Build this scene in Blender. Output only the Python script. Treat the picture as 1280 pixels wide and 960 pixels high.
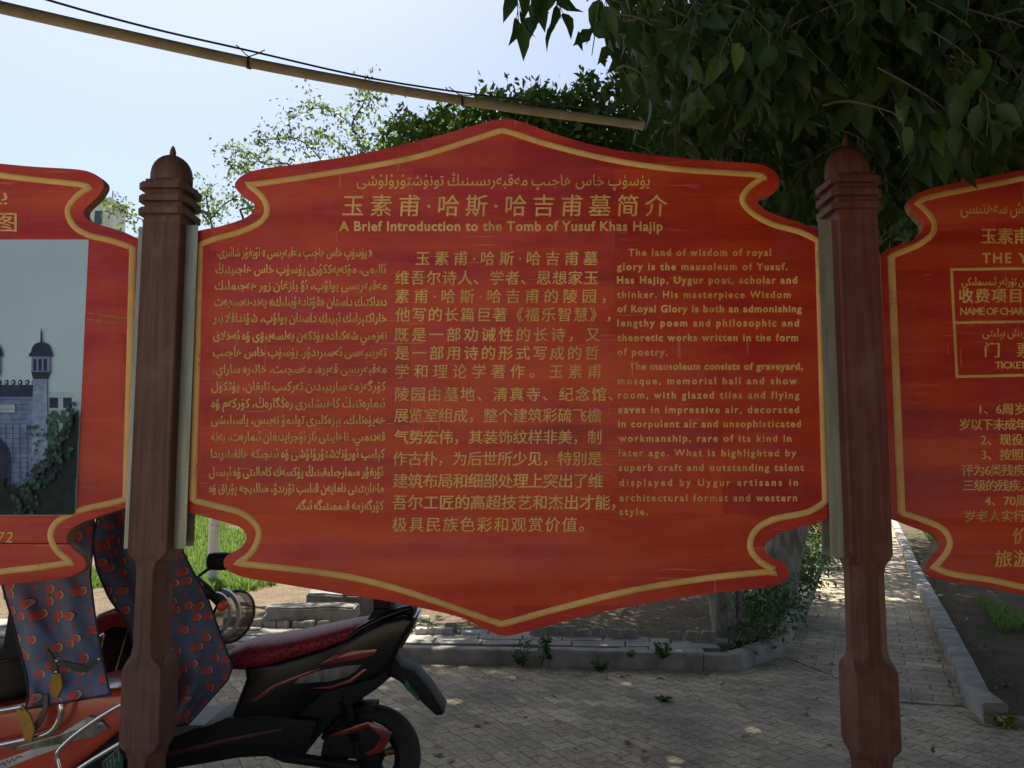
import bpy, bmesh, math, random
import numpy as np
from mathutils import Vector, Matrix
R = math.radians
random.seed(7); rng = np.random.default_rng(7)
for o in list(bpy.data.objects): bpy.data.objects.remove(o)
scene = bpy.context.scene
col = scene.collection

# ------------------------------------------------------------------ camera, sky, sun, exposure
TH = R(5.36); F = 960.0; CAMZ = 1.5
cam = bpy.data.cameras.new('camera'); cam.lens = 27.0; cam.sensor_width = 36.0
cam.clip_start = 0.05; cam.clip_end = 2000
camo = bpy.data.objects.new('camera', cam); col.objects.link(camo)
camo.location = (0, 0, CAMZ); camo.rotation_euler = (R(90) + TH, 0, 0)
scene.camera = camo
SUN_EL, SUN_AZ = R(66), R(-28)          # azimuth measured from +Y towards +X: behind the boards, to the left
w = bpy.data.worlds.new('World'); scene.world = w; w.use_nodes = True
wn = w.node_tree.nodes; wl = w.node_tree.links
sky = wn.new('ShaderNodeTexSky'); sky.sky_type = 'NISHITA'; sky.sun_disc = False
sky.sun_elevation = SUN_EL; sky.sun_rotation = SUN_AZ; sky.air_density = 1.0; sky.dust_density = 2.7; sky.ozone_density = 1.0
bg = wn['Background']; bg.inputs['Strength'].default_value = 0.073
wl.new(sky.outputs[0], bg.inputs['Color'])
sl = bpy.data.lights.new('sun', 'SUN'); sl.energy = 5.0; sl.angle = R(0.53); sl.color = (1, .95, .87)
so = bpy.data.objects.new('sun', sl); col.objects.link(so)
sd = Vector((math.sin(SUN_AZ) * math.cos(SUN_EL), math.cos(SUN_AZ) * math.cos(SUN_EL), math.sin(SUN_EL)))
so.rotation_euler = (-sd).to_track_quat('-Z', 'Y').to_euler(); so.location = sd * 30
scene.view_settings.view_transform = 'Standard'; scene.view_settings.look = 'None'
scene.view_settings.exposure = 1.34; scene.view_settings.gamma = 1.0
scene.cycles.max_bounces = 8; scene.cycles.transparent_max_bounces = 8

# ------------------------------------------------------------------ geometry helpers
CT, ST = math.cos(TH), math.sin(TH)
def ray(px, py):
    u = (px - 640) / F; v = (480 - py) / F
    return Vector((u, CT - v * ST, ST + v * CT))
def P(px, py, Y):
    d = ray(px, py); t = Y / d.y
    return Vector((d.x * t, Y, CAMZ + d.z * t))
def G(px, py, z=0.0):
    d = ray(px, py); t = (z - CAMZ) / d.z
    return Vector((d.x * t, d.y * t, z))
def proj(p):
    x, y, z = p[0], p[1], p[2] - CAMZ
    dep = y * CT + z * ST; up = -y * ST + z * CT
    if dep < .05: return (-9999, -9999)
    return (640 + F * x / dep, 480 - F * up / dep)

def wloc(o):
    v = Vector((0, 0, 0))
    while o: v += o.location; o = o.parent
    return v
def tag(o, label=None, cat=None, group=None, kind=None):
    if label: o['label'] = label
    if cat: o['category'] = cat
    if group: o['group'] = group
    if kind: o['kind'] = kind
    return o
def thing(name, label, cat, loc, group=None):
    o = bpy.data.objects.new(name, None); o.empty_display_size = .1; col.objects.link(o); o.location = loc
    return tag(o, label, cat, group)
def mobj(name, me, mat, parent=None, origin=None):
    mats = mat if isinstance(mat, (list, tuple)) else [mat]
    for m in mats: me.materials.append(m)
    o = bpy.data.objects.new(name, me); col.objects.link(o)
    n = len(me.vertices); co = np.empty(n * 3); me.vertices.foreach_get('co', co); co = co.reshape(-1, 3)
    if origin is None:
        base = Vector((co[:, 0].mean(), co[:, 1].mean(), co[:, 2].min())) if n else Vector()
    else: base = Vector(origin)
    me.vertices.foreach_set('co', (co - np.array(base)).ravel()); me.update()
    if parent is not None:
        o.parent = parent; o.location = base - wloc(parent)
    else: o.location = base
    return o
def sharp(me, ang=40):
    me.polygons.foreach_set('use_smooth', [True] * len(me.polygons))
    try: me.set_sharp_from_angle(angle=R(ang))
    except Exception: pass
def mk(name, verts, faces, mat, parent=None, smooth=None, matidx=None, origin=None):
    me = bpy.data.meshes.new(name)
    me.from_pydata([tuple(v) for v in verts], [], [tuple(f) for f in faces])
    if matidx is not None: me.polygons.foreach_set('material_index', matidx)
    if smooth: sharp(me, smooth)
    me.update()
    return mobj(name, me, mat, parent, origin)
def bmo(name, bm, mat, parent=None, smooth=None, origin=None):
    me = bpy.data.meshes.new(name); bm.normal_update(); bm.to_mesh(me); bm.free()
    if smooth: sharp(me, smooth)
    return mobj(name, me, mat, parent, origin)
class MB:
    """collects raw geometry for one mesh object"""
    def __init__(s): s.v = []; s.f = []; s.m = []
    def add(s, vs, fs, m=0):
        n = len(s.v); s.v += [tuple(v) for v in vs]; s.f += [tuple(i + n for i in f) for f in fs]; s.m += [m] * len(fs); return s
    def box(s, x0, x1, y0, y1, z0, z1, m=0, rot=0, c=None):
        vs = [Vector((x, y, z)) for x in (x0, x1) for y in (y0, y1) for z in (z0, z1)]
        if rot:
            c = c or Vector(((x0 + x1) / 2, (y0 + y1) / 2, 0)); mr = Matrix.Rotation(rot, 3, 'Z')
            vs = [mr @ (v - c) + c for v in vs]
        return s.add(vs, [(0, 1, 3, 2), (4, 6, 7, 5), (0, 4, 5, 1), (2, 3, 7, 6), (0, 2, 6, 4), (1, 5, 7, 3)], m)
    def tube(s, pts, r, n=10, m=0, cap=True):
        pts = [Vector(p) for p in pts]; k = len(pts)
        rs = r if isinstance(r, (list, tuple)) else [r] * k
        rings = []; prev = None
        for i in range(k):
            t = (pts[min(i + 1, k - 1)] - pts[max(i - 1, 0)]).normalized()
            if prev is None:
                a = Vector((0, 0, 1)) if abs(t.z) < .9 else Vector((1, 0, 0)); nrm = t.cross(a).normalized()
            else: nrm = (prev - t * prev.dot(t)).normalized()
            prev = nrm; b = t.cross(nrm)
            rings.append([pts[i] + (nrm * math.cos(2 * math.pi * j / n) + b * math.sin(2 * math.pi * j / n)) * rs[i] for j in range(n)])
        return s.loft(rings, m, cap)
    def loft(s, rings, m=0, cap=True):
        n = len(rings[0]); vs = [p for r_ in rings for p in r_]; fs = []
        for i in range(len(rings) - 1):
            for j in range(n):
                a = i * n + j; b = i * n + (j + 1) % n
                fs.append((a, b, b + n, a + n))
        if cap: fs += [tuple(range(n - 1, -1, -1)), tuple((len(rings) - 1) * n + j for j in range(n))]
        return s.add(vs, fs, m)
    def lathe(s, prof, c, axis='Z', n=32, m=0, cap=False):
        rings = []
        for (r, h) in prof:
            ring = []
            for j in range(n):
                a = 2 * math.pi * j / n
                if axis == 'Z': ring.append(Vector((c[0] + r * math.cos(a), c[1] + r * math.sin(a), c[2] + h)))
                else: ring.append(Vector((c[0] + r * math.cos(a), c[1] + h, c[2] + r * math.sin(a))))
            rings.append(ring)
        return s.loft(rings, m, cap)
    def build(s, name, mat, parent=None, smooth=35, origin=None):
        me = bpy.data.meshes.new(name); me.from_pydata(s.v, [], s.f)
        me.polygons.foreach_set('material_index', s.m)
        bm = bmesh.new(); bm.from_mesh(me); bmesh.ops.recalc_face_normals(bm, faces=bm.faces); bm.to_mesh(me); bm.free()
        if smooth: sharp(me, smooth)
        return mobj(name, me, mat, parent, origin)
def crom(pts, n=6, closed=False, corners=()):
    """Catmull-Rom through 2D points; the indices in corners stay sharp"""
    out = []; k = len(pts)
    rngi = range(k) if closed else range(k - 1)
    g = lambda i: pts[i % k] if closed else pts[max(0, min(k - 1, i))]
    for i in rngi:
        p0, p1, p2, p3 = g(i - 1), g(i), g(i + 1), g(i + 2)
        if i in corners: p0 = p1
        if (i + 1) % k in corners: p3 = p2
        for j in range(n):
            t = j / n; t2 = t * t; t3 = t2 * t
            out.append(tuple(.5 * (2 * b + (c - a) * t + (2 * a - 5 * b + 4 * c - d) * t2 + (-a + 3 * b - 3 * c + d) * t3) for a, b, c, d in zip(p0, p1, p2, p3)))
    if not closed: out.append(tuple(pts[-1]))
    return out
def slab(name, poly, y0, y1, mat, parent, bevel=.008, seg=2, smooth=40):
    """XZ outline extruded along Y with rounded edges"""
    bm = bmesh.new()
    vs = [bm.verts.new((x, y0, z)) for x, z in poly]; f = bm.faces.new(vs)
    ex = bmesh.ops.extrude_face_region(bm, geom=[f])
    bmesh.ops.translate(bm, verts=[g for g in ex['geom'] if isinstance(g, bmesh.types.BMVert)], vec=(0, y1 - y0, 0))
    bmesh.ops.recalc_face_normals(bm, faces=bm.faces)
    if bevel:
        ed = [e for e in bm.edges if len(e.link_faces) == 2 and any(len(fa.verts) > 4 or abs(fa.normal.y) > .99 for fa in e.link_faces)]
        bmesh.ops.bevel(bm, geom=ed, offset=bevel, segments=seg, affect='EDGES', profile=.6, clamp_overlap=True)
    return bmo(name, bm, mat, parent, smooth)

# ------------------------------------------------------------------ materials
def newmat(name):
    m = bpy.data.materials.new(name); m.use_nodes = True
    return m, m.node_tree.nodes, m.node_tree.links, m.node_tree.nodes['Principled BSDF']
def ramp(n, stops):
    r = n.new('ShaderNodeValToRGB'); e = r.color_ramp.elements
    while len(e) < len(stops): e.new(.5)
    for i, (p, c) in enumerate(stops): e[i].position = p; e[i].color = (*c, 1) if len(c) == 3 else c
    return r
def pm(name, c1, c2=None, scale=8, rough=.6, bump=0.0, stretch=(1, 1, 1), metal=0, detail=5, spec=.5, coat=0, bscale=None, lo=.35, hi=.65):
    m, n, l, b = newmat(name)
    b.inputs['Roughness'].default_value = rough; b.inputs['Metallic'].default_value = metal
    b.inputs['Specular IOR Level'].default_value = spec
    if coat: b.inputs['Coat Weight'].default_value = coat; b.inputs['Coat Roughness'].default_value = .08
    tc = n.new('ShaderNodeTexCoord'); mp = n.new('ShaderNodeMapping'); mp.inputs['Scale'].default_value = stretch
    l.new(tc.outputs['Object'], mp.inputs[0])
    nz = n.new('ShaderNodeTexNoise'); nz.inputs['Scale'].default_value = scale; nz.inputs['Detail'].default_value = detail
    l.new(mp.outputs[0], nz.inputs['Vector'])
    if c2 is None: c2 = tuple(c * .75 for c in c1)
    r = ramp(n, [(lo, c2), (hi, c1)]); l.new(nz.outputs['Fac'], r.inputs[0]); l.new(r.outputs[0], b.inputs['Base Color'])
    if bump:
        nb = nz
        if bscale:
            nb = n.new('ShaderNodeTexNoise'); nb.inputs['Scale'].default_value = bscale; nb.inputs['Detail'].default_value = 4; l.new(mp.outputs[0], nb.inputs['Vector'])
        bp = n.new('ShaderNodeBump'); bp.inputs['Strength'].default_value = bump; bp.inputs['Distance'].default_value = .01
        l.new(nb.outputs['Fac'], bp.inputs['Height']); l.new(bp.outputs[0], b.inputs['Normal'])
    return m
def mixc(n, l, fac, a, b_, mode='MIX'):
    x = n.new('ShaderNodeMix'); x.data_type = 'RGBA'; x.blend_type = mode
    for s, v in ((0, fac), (6, a), (7, b_)):
        if hasattr(v, 'links'): l.new(v, x.inputs[s])
        else: x.inputs[s].default_value = v if s == 0 else (*v, 1)
    return x.outputs[2]
def mth(n, l, op, a, b_=None, c=None):
    x = n.new('ShaderNodeMath'); x.operation = op
    for s, v in ((0, a), (1, b_), (2, c)):
        if v is None: continue
        if hasattr(v, 'links'): l.new(v, x.inputs[s])
        else: x.inputs[s].default_value = v
    return x.outputs[0]

def red_board_mat(name, tint=1.0):
    m, n, l, b = newmat(name)
    tc = n.new('ShaderNodeTexCoord')
    def noise(sc, scale, detail=5, rough=.55):
        mp = n.new('ShaderNodeMapping'); mp.inputs['Scale'].default_value = sc; l.new(tc.outputs['Object'], mp.inputs[0])
        z = n.new('ShaderNodeTexNoise'); z.inputs['Scale'].default_value = scale; z.inputs['Detail'].default_value = detail; z.inputs['Roughness'].default_value = rough
        l.new(mp.outputs[0], z.inputs['Vector']); return z.outputs['Fac']
    big = noise((1, 1, 5), 2.2, 4)
    grain = noise((1.6, 1, 42), 5, 8, .65)
    # the boards the panel is glued up from
    br = n.new('ShaderNodeTexBrick'); mp = n.new('ShaderNodeMapping'); mp.inputs['Rotation'].default_value = (R(90), 0, 0)
    l.new(tc.outputs['Object'], mp.inputs[0]); l.new(mp.outputs[0], br.inputs['Vector'])
    br.inputs['Scale'].default_value = 1; br.inputs['Brick Width'].default_value = .62; br.inputs['Row Height'].default_value = .088
    br.inputs['Mortar Size'].default_value = .0006; br.inputs['Mortar Smooth'].default_value = .8
    br.inputs['Color1'].default_value = (0, 0, 0, 1); br.inputs['Color2'].default_value = (1, 1, 1, 1); br.inputs['Mortar'].default_value = (.2, .2, .2, 1)
    sep = n.new('ShaderNodeSeparateColor'); l.new(br.outputs['Color'], sep.inputs[0])
    f = mth(n, l, 'MULTIPLY_ADD', big, .75, mth(n, l, 'MULTIPLY', sep.outputs[0], .18))
    f = mth(n, l, 'ADD', f, mth(n, l, 'MULTIPLY', grain, .34))
    r = ramp(n, [(.38, (.25 * tint, .016, .013)), (.58, (.43 * tint, .027, .015)), (.80, (.56 * tint, .060, .018))])
    l.new(f, r.inputs[0])
    # pale rubbed scratches
    s1 = noise((3, 1, 70), 1.6, 3, .5); s2 = noise((1, 1, 1), 2.0, 2)
    sc = mth(n, l, 'MULTIPLY', mth(n, l, 'GREATER_THAN', s1, .655), mth(n, l, 'GREATER_THAN', s2, .52))
    v1 = noise((70, 1, 5), 1.1, 3, .5); s3 = noise((1, 1, 1), 1.4, 2)
    sc2 = mth(n, l, 'MULTIPLY', mth(n, l, 'GREATER_THAN', v1, .67), mth(n, l, 'GREATER_THAN', s3, .54))
    scr = mth(n, l, 'MULTIPLY', mth(n, l, 'MAXIMUM', sc, sc2), .42)
    c = mixc(n, l, scr, r.outputs[0], (.62, .22, .15))
    c = mixc(n, l, mth(n, l, 'MULTIPLY', br.outputs['Fac'], .35), c, (.14, .01, .01))
    # dust
    d = noise((1, 1, 1), 5, 6, .7)
    c = mixc(n, l, mth(n, l, 'MULTIPLY', mth(n, l, 'MAXIMUM', mth(n, l, 'SUBTRACT', d, .45), 0), .5), c, (.5, .2, .14))
    l.new(c, b.inputs['Base Color'])
    b.inputs['Roughness'].default_value = .42; b.inputs['Specular IOR Level'].default_value = .32
    bp = n.new('ShaderNodeBump'); bp.inputs['Strength'].default_value = .12; bp.inputs['Distance'].default_value = .004
    l.new(grain, bp.inputs['Height']); l.new(bp.outputs[0], b.inputs['Normal'])
    return m
M_RED = red_board_mat('red_stained_board')
def gold_mat(name, base, deep, wear):
    m, n, l, b = newmat(name); g = n.new('ShaderNodeNewGeometry')
    def nz(s, d=3, r=.6):
        z = n.new('ShaderNodeTexNoise'); z.inputs['Scale'].default_value = s; z.inputs['Detail'].default_value = d; z.inputs['Roughness'].default_value = r; l.new(g.outputs['Position'], z.inputs['Vector']); return z.outputs['Fac']
    r = ramp(n, [(.36, deep), (.62, base)]); l.new(nz(5, 4), r.inputs[0])
    chip = mth(n, l, 'MULTIPLY', mth(n, l, 'GREATER_THAN', mth(n, l, 'MULTIPLY_ADD', nz(240, 2), .55, mth(n, l, 'MULTIPLY', nz(7, 3), .45)), wear), .75)
    c = mixc(n, l, chip, r.outputs[0], (.30, .075, .03))
    l.new(c, b.inputs['Base Color']); b.inputs['Roughness'].default_value = .5; b.inputs['Specular IOR Level'].default_value = .35
    bp = n.new('ShaderNodeBump'); bp.inputs['Strength'].default_value = .2; bp.inputs['Distance'].default_value = .003; l.new(nz(180), bp.inputs['Height']); l.new(bp.outputs[0], b.inputs['Normal'])
    return m
M_GOLD = gold_mat('gold_paint', (.74, .46, .145), (.56, .31, .085), .603)
M_EDGE = pm('board_edge_wood', (.30, .17, .085), (.20, .09, .045), scale=12, stretch=(1, 1, 8), rough=.7)
M_STEEL = pm('weathered_channel', (.34, .33, .27), (.24, .24, .20), scale=9, stretch=(6, 6, .6), rough=.42, metal=.55, bump=.05)
def wood_mat(name, a, b_, c):
    m, n, l, bs = newmat(name)
    tc = n.new('ShaderNodeTexCoord')
    def nz(sc, s, d=6):
        mp = n.new('ShaderNodeMapping'); mp.inputs['Scale'].default_value = sc; l.new(tc.outputs['Object'], mp.inputs[0])
        z = n.new('ShaderNodeTexNoise'); z.inputs['Scale'].default_value = s; z.inputs['Detail'].default_value = d; z.inputs['Roughness'].default_value = .62
        l.new(mp.outputs[0], z.inputs['Vector']); return z.outputs['Fac']
    g1 = nz((1, 1, .035), 70); g2 = nz((1, 1, .3), 9); kn = nz((1, 1, 1), 4, 2)
    f = mth(n, l, 'MULTIPLY_ADD', g1, .55, mth(n, l, 'MULTIPLY', g2, .45))
    r = ramp(n, [(.33, a), (.5, b_), (.68, c)]); l.new(f, r.inputs[0])
    spots = mth(n, l, 'MULTIPLY', mth(n, l, 'GREATER_THAN', kn, .72), .5)
    cracks = nz((1, 1, .02), 40, 2)
    ck = mth(n, l, 'MULTIPLY', mth(n, l, 'LESS_THAN', cracks, .27), .7)
    cc = mixc(n, l, mth(n, l, 'MAXIMUM', spots, ck), r.outputs[0], tuple(x * .3 for x in a))
    dust = nz((1, 1, 1), 7, 6)
    cc = mixc(n, l, mth(n, l, 'MULTIPLY', mth(n, l, 'MAXIMUM', mth(n, l, 'SUBTRACT', dust, .5), 0), .9), cc, (.30, .20, .16))
    l.new(cc, bs.inputs['Base Color']); bs.inputs['Roughness'].default_value = .55; bs.inputs['Specular IOR Level'].default_value = .3
    bp = n.new('ShaderNodeBump'); bp.inputs['Strength'].default_value = .35; bp.inputs['Distance'].default_value = .003
    l.new(mth(n, l, 'SUBTRACT', f, ck), bp.inputs['Height']); l.new(bp.outputs[0], bs.inputs['Normal'])
    return m
M_POST = wood_mat('post_wood', (.050, .020, .015), (.105, .043, .031), (.165, .078, .060))
M_POST2 = wood_mat('post_wood_red', (.060, .017, .011), (.115, .034, .022), (.165, .055, .038))

def leaf_mat(name, cols, rough=.45, transl=.35, spec=.4):
    m, n, l, b = newmat(name)
    g = n.new('ShaderNodeNewGeometry')
    k = len(cols); r = ramp(n, [(i / max(1, k - 1), c) for i, c in enumerate(cols)])
    l.new(g.outputs['Random Per Island'], r.inputs[0]); l.new(r.outputs[0], b.inputs['Base Color'])
    b.inputs['Roughness'].default_value = rough; b.inputs['Specular IOR Level'].default_value = spec
    t = n.new('ShaderNodeBsdfTranslucent'); hs = n.new('ShaderNodeHueSaturation'); hs.inputs['Value'].default_value = 1.6; hs.inputs['Hue'].default_value = .48
    l.new(r.outputs[0], hs.inputs['Color']); l.new(hs.outputs[0], t.inputs['Color'])
    mx = n.new('ShaderNodeMixShader'); mx.inputs[0].default_value = transl
    l.new(b.outputs[0], mx.inputs[1]); l.new(t.outputs[0], mx.inputs[2]); l.new(mx.outputs[0], n['Material Output'].inputs['Surface'])
    return m
M_LEAF_DARK = leaf_mat('broad_dark_leaf', [(.018, .042, .011), (.027, .06, .014), (.04, .08, .015), (.023, .05, .018), (.03, .065, .014), (.022, .05, .012), (.03, .06, .02), (.024, .055, .012), (.035, .07, .014), (.07, .12, .02)], rough=.45, transl=.33, spec=.28)  # lightest tone stands in for leaves lit from behind
M_LEAF_MID = leaf_mat('mid_green_leaf', [(.05, .11, .02), (.07, .15, .028), (.10, .19, .035)], transl=.5)
M_LEAF_PALE = leaf_mat('pale_small_leaf', [(.085, .15, .045), (.11, .19, .055), (.15, .21, .075)], transl=.4)
M_LEAF_BUSH = leaf_mat('bush_leaf', [(.03, .07, .02), (.05, .10, .025), (.07, .13, .03)], transl=.35)
M_GRASS = leaf_mat('grass_blade', [(.06, .14, .022), (.085, .18, .03), (.11, .20, .04), (.16, .19, .06)], transl=.45, spec=.2)
M_BARK = pm('grey_bark', (.34, .30, .25), (.13, .11, .09), scale=16, stretch=(1, 1, .3), rough=.9, bump=1.0, bscale=30)
M_BARK_D = pm('brown_bark', (.12, .09, .07), (.06, .045, .035), scale=18, stretch=(1, 1, .3), rough=.9, bump=.8)
M_WHITEWASH = pm('whitewash', (.78, .77, .73), (.42, .38, .32), scale=10, rough=.85, bump=.4, lo=.28, hi=.45)
M_TWIG = pm('twig', (.16, .12, .08), rough=.8)

# ------------------------------------------------------------------ leaves, branches
LEAF_FULL = (np.array([[0, 0, 0], [-.19, .14, .06], [.19, .14, .06], [-.26, .36, .11], [.25, .36, .10], [-.18, .68, .03], [.18, .68, .04], [0, 1.05, -.22], [0, .14, -.005], [0, .36, .0], [0, .68, -.07]]),
             [(0, 8, 1), (0, 2, 8), (1, 8, 9, 3), (8, 2, 4, 9), (3, 9, 10, 5), (9, 4, 6, 10), (5, 10, 7), (10, 6, 7)])
LEAF_MID = (np.array([[0, 0, 0], [-.26, .38, .05], [.26, .38, .05], [0, 1, -.1], [0, .45, -.02]]), [(0, 4, 1), (0, 2, 4), (1, 4, 3), (4, 2, 3)])
LEAF_LOW = (np.array([[0, 0, 0], [-.3, .45, .03], [0, 1, -.05], [.3, .45, .03]]), [(0, 3, 2, 1)])
def leaf_geo(pos, axis, size, tmpl, width=1.0):
    pos = np.asarray(pos, float); axis = np.asarray(axis, float); n = len(pos)
    axis = axis / np.linalg.norm(axis, axis=1, keepdims=True)
    rnd = rng.normal(size=(n, 3)); nor = rnd - (rnd * axis).sum(1, keepdims=True) * axis
    nor /= np.linalg.norm(nor, axis=1, keepdims=True) + 1e-9
    side = np.cross(axis, nor); tv, tf = tmpl
    s = np.asarray(size)[:, None, None]
    v = pos[:, None, :] + s * (tv[None, :, 0:1] * side[:, None, :] * width + tv[None, :, 1:2] * axis[:, None, :] + tv[None, :, 2:3] * nor[:, None, :])
    k = len(tv)
    return v.reshape(-1, 3), tf, k, n
def leaf_mesh(name, groups, mat, parent=None, smooth=True):
    V = []; Fc = []; off = 0
    for (v, tf, k, n) in groups:
        V.append(v)
        for i in range(n):
            o = off + i * k
            for f in tf: Fc.append(tuple(j + o for j in f))
        off += len(v)
    V = np.concatenate(V)
    me = bpy.data.meshes.new(name); me.from_pydata(V.tolist(), [], Fc)
    if smooth: me.polygons.foreach_set('use_smooth', [True] * len(me.polygons))
    return mobj(name, me, mat, parent)
def ell(n, c, r, power=.45):
    d = rng.normal(size=(n, 3)); d /= np.linalg.norm(d, axis=1, keepdims=True)
    return np.array(c) + d * (rng.random((n, 1)) ** power) * np.array(r)
def clumps(cs, per, spread, size, tmpl, down=.9, width=1.0, keep=None, jit=.5):
    pos = []; ax = []; sz = []
    for c in cs:
        k = max(2, int(per * (.5 + rng.random())))
        p = c + rng.normal(size=(k, 3)) * spread
        a = rng.normal(size=(k, 3)) * .75 + (p - c) / (spread + 1e-6) * .25; a[:, 2] -= down
        pos.append(p); ax.append(a); sz.append(size * (1 - jit / 2 + jit * rng.random(k)))
    pos = np.concatenate(pos); ax = np.concatenate(ax); sz = np.concatenate(sz)
    if keep is not None:
        m = np.array([keep(p) for p in pos]); pos, ax, sz = pos[m], ax[m], sz[m]
    return leaf_geo(pos, ax, sz, tmpl, width)
def wob(a, b, n=6, amp=.08):
    a, b = Vector(a), Vector(b); L = (b - a).length
    return [a.lerp(b, i / n) + (Vector(rng.normal(size=3)) * amp * L * (0 if i in (0, n) else 1) * .4) for i in range(n + 1)]

# ------------------------------------------------------------------ setting: ground, paving, path, kerbs
def pave_mat(name, kind):
    m, n, l, b = newmat(name)
    tc = n.new('ShaderNodeTexCoord'); g = n.new('ShaderNodeNewGeometry')
    mp = n.new('ShaderNodeMapping'); l.new(g.outputs['Position'], mp.inputs[0])
    sp = n.new('ShaderNodeSeparateXYZ')
    wn_ = n.new('ShaderNodeTexNoise'); wn_.inputs['Scale'].default_value = 2.0; wn_.inputs['Detail'].default_value = 2; l.new(g.outputs['Position'], wn_.inputs['Vector'])
    mp.inputs['Rotation'].default_value = (0, 0, R(12) if kind == 'plaza' else R(24.5))
    l.new(mp.outputs[0], sp.inputs[0])
    wx = mth(n, l, 'MULTIPLY_ADD', wn_.outputs['Fac'], .05, sp.outputs[0]); wy = mth(n, l, 'MULTIPLY_ADD', wn_.outputs['Fac'], .04, sp.outputs[1])
    if kind == 'plaza':
        wx2 = mth(n, l, 'ADD', wx, mth(n, l, 'PINGPONG', wy, .0525)); wy2 = mth(n, l, 'ADD', wy, mth(n, l, 'PINGPONG', wx, .055))
        bw, rh, mo = .22, .105, .005
    else:
        wx2, wy2 = wx, wy; bw, rh, mo = .24, .12, .005
    cb = n.new('ShaderNodeCombineXYZ'); l.new(wx2, cb.inputs[0]); l.new(wy2, cb.inputs[1])
    br = n.new('ShaderNodeTexBrick'); l.new(cb.outputs[0], br.inputs['Vector'])
    br.inputs['Scale'].default_value = 1; br.inputs['Brick Width'].default_value = bw; br.inputs['Row Height'].default_value = rh
    br.inputs['Mortar Size'].default_value = mo; br.inputs['Mortar Smooth'].default_value = .35; br.offset = .5
    br.inputs['Color1'].default_value = (0, 0, 0, 1); br.inputs['Color2'].default_value = (1, 1, 1, 1); br.inputs['Mortar'].default_value = (.5, .5, .5, 1)
    sc = n.new('ShaderNodeSeparateColor'); l.new(br.outputs['Color'], sc.inputs[0])
    r1 = ramp(n, [(0, (.40, .335, .235)), (.5, (.49, .415, .295)), (1, (.57, .485, .345))]); l.new(sc.outputs[0], r1.inputs[0])
    nz = n.new('ShaderNodeTexNoise'); nz.inputs['Scale'].default_value = 1.7; nz.inputs['Detail'].default_value = 8; nz.inputs['Roughness'].default_value = .7; l.new(g.outputs['Position'], nz.inputs['Vector'])
    r2 = ramp(n, [(.38, (.6, .6, .6)), (.62, (1.25, 1.2, 1.12))]); l.new(nz.outputs['Fac'], r2.inputs[0])
    c = mixc(n, l, 1.0, r1.outputs[0], r2.outputs[0], 'MULTIPLY')
    fin = n.new('ShaderNodeTexNoise'); fin.inputs['Scale'].default_value = 45; fin.inputs['Detail'].default_value = 6; l.new(g.outputs['Position'], fin.inputs['Vector'])
    r3 = ramp(n, [(.3, (.7, .7, .7)), (.7, (1.2, 1.2, 1.2))]); l.new(fin.outputs['Fac'], r3.inputs[0])
    c = mixc(n, l, 1.0, c, r3.outputs[0], 'MULTIPLY')
    # sand drifted over the joints here and there
    sd_ = n.new('ShaderNodeTexNoise'); sd_.inputs['Scale'].default_value = .9; sd_.inputs['Detail'].default_value = 5; l.new(g.outputs['Position'], sd_.inputs['Vector'])
    r4 = ramp(n, [(.5, (0, 0, 0)), (.72, (.75, .75, .75))]); l.new(sd_.outputs['Fac'], r4.inputs[0])
    jm = mixc(n, l, mth(n, l, 'MULTIPLY', br.outputs['Fac'], .75), c, (.10, .088, .068))
    c = mixc(n, l, r4.outputs[0], jm, (.37, .32, .245))
    l.new(c, b.inputs['Base Color']); b.inputs['Roughness'].default_value = .85; b.inputs['Specular IOR Level'].default_value = .25
    h = mth(n, l, 'SUBTRACT', mth(n, l, 'MULTIPLY_ADD', fin.outputs['Fac'], .35, mth(n, l, 'MULTIPLY', sc.outputs[0], .5)), br.outputs['Fac'])
    bp = n.new('ShaderNodeBump'); bp.inputs['Strength'].default_value = .9; bp.inputs['Distance'].default_value = .012
    l.new(h, bp.inputs['Height']); l.new(bp.outputs[0], b.inputs['Normal'])
    return m
M_PLAZA = pave_mat('plaza_pavers', 'plaza'); M_PATH = pave_mat('path_pavers', 'path')
def dirt_mat(name, base, base2, green, gamt):
    m, n, l, b = newmat(name)
    g = n.new('ShaderNodeNewGeometry')
    def nz(s, d=6, rg=.6):
        z = n.new('ShaderNodeTexNoise'); z.inputs['Scale'].default_value = s; z.inputs['Detail'].default_value = d; z.inputs['Roughness'].default_value = rg; l.new(g.outputs['Position'], z.inputs['Vector']); return z.outputs['Fac']
    r = ramp(n, [(.32, base2), (.66, base)]); l.new(nz(4, 9, .72), r.inputs[0])
    rg_ = ramp(n, [(gamt, (0, 0, 0)), (gamt + .12, (1, 1, 1))]); l.new(nz(.7, 6, .65), rg_.inputs[0])
    sp = ramp(n, [(.35, (.5, .5, .5)), (.7, (1.35, 1.3, 1.2))]); l.new(nz(60, 5, .7), sp.inputs[0])
    c = mixc(n, l, rg_.outputs[0], r.outputs[0], green)
    c = mixc(n, l, 1.0, c, sp.outputs[0], 'MULTIPLY')
    l.new(c, b.inputs['Base Color']); b.inputs['Roughness'].default_value = .95; b.inputs['Specular IOR Level'].default_value = .1
    bp = n.new('ShaderNodeBump'); bp.inputs['Strength'].default_value = .8; bp.inputs['Distance'].default_value = .03
    l.new(nz(22, 8, .7), bp.inputs['Height']); l.new(bp.outputs[0], b.inputs['Normal'])
    return m
M_GROUND = dirt_mat('open_ground', (.30, .25, .17), (.19, .16, .10), (.09, .13, .035), .46)
M_DIRT = dirt_mat('bare_dirt', (.21, .165, .115), (.115, .09, .06), (.07, .085, .03), .64)
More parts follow.
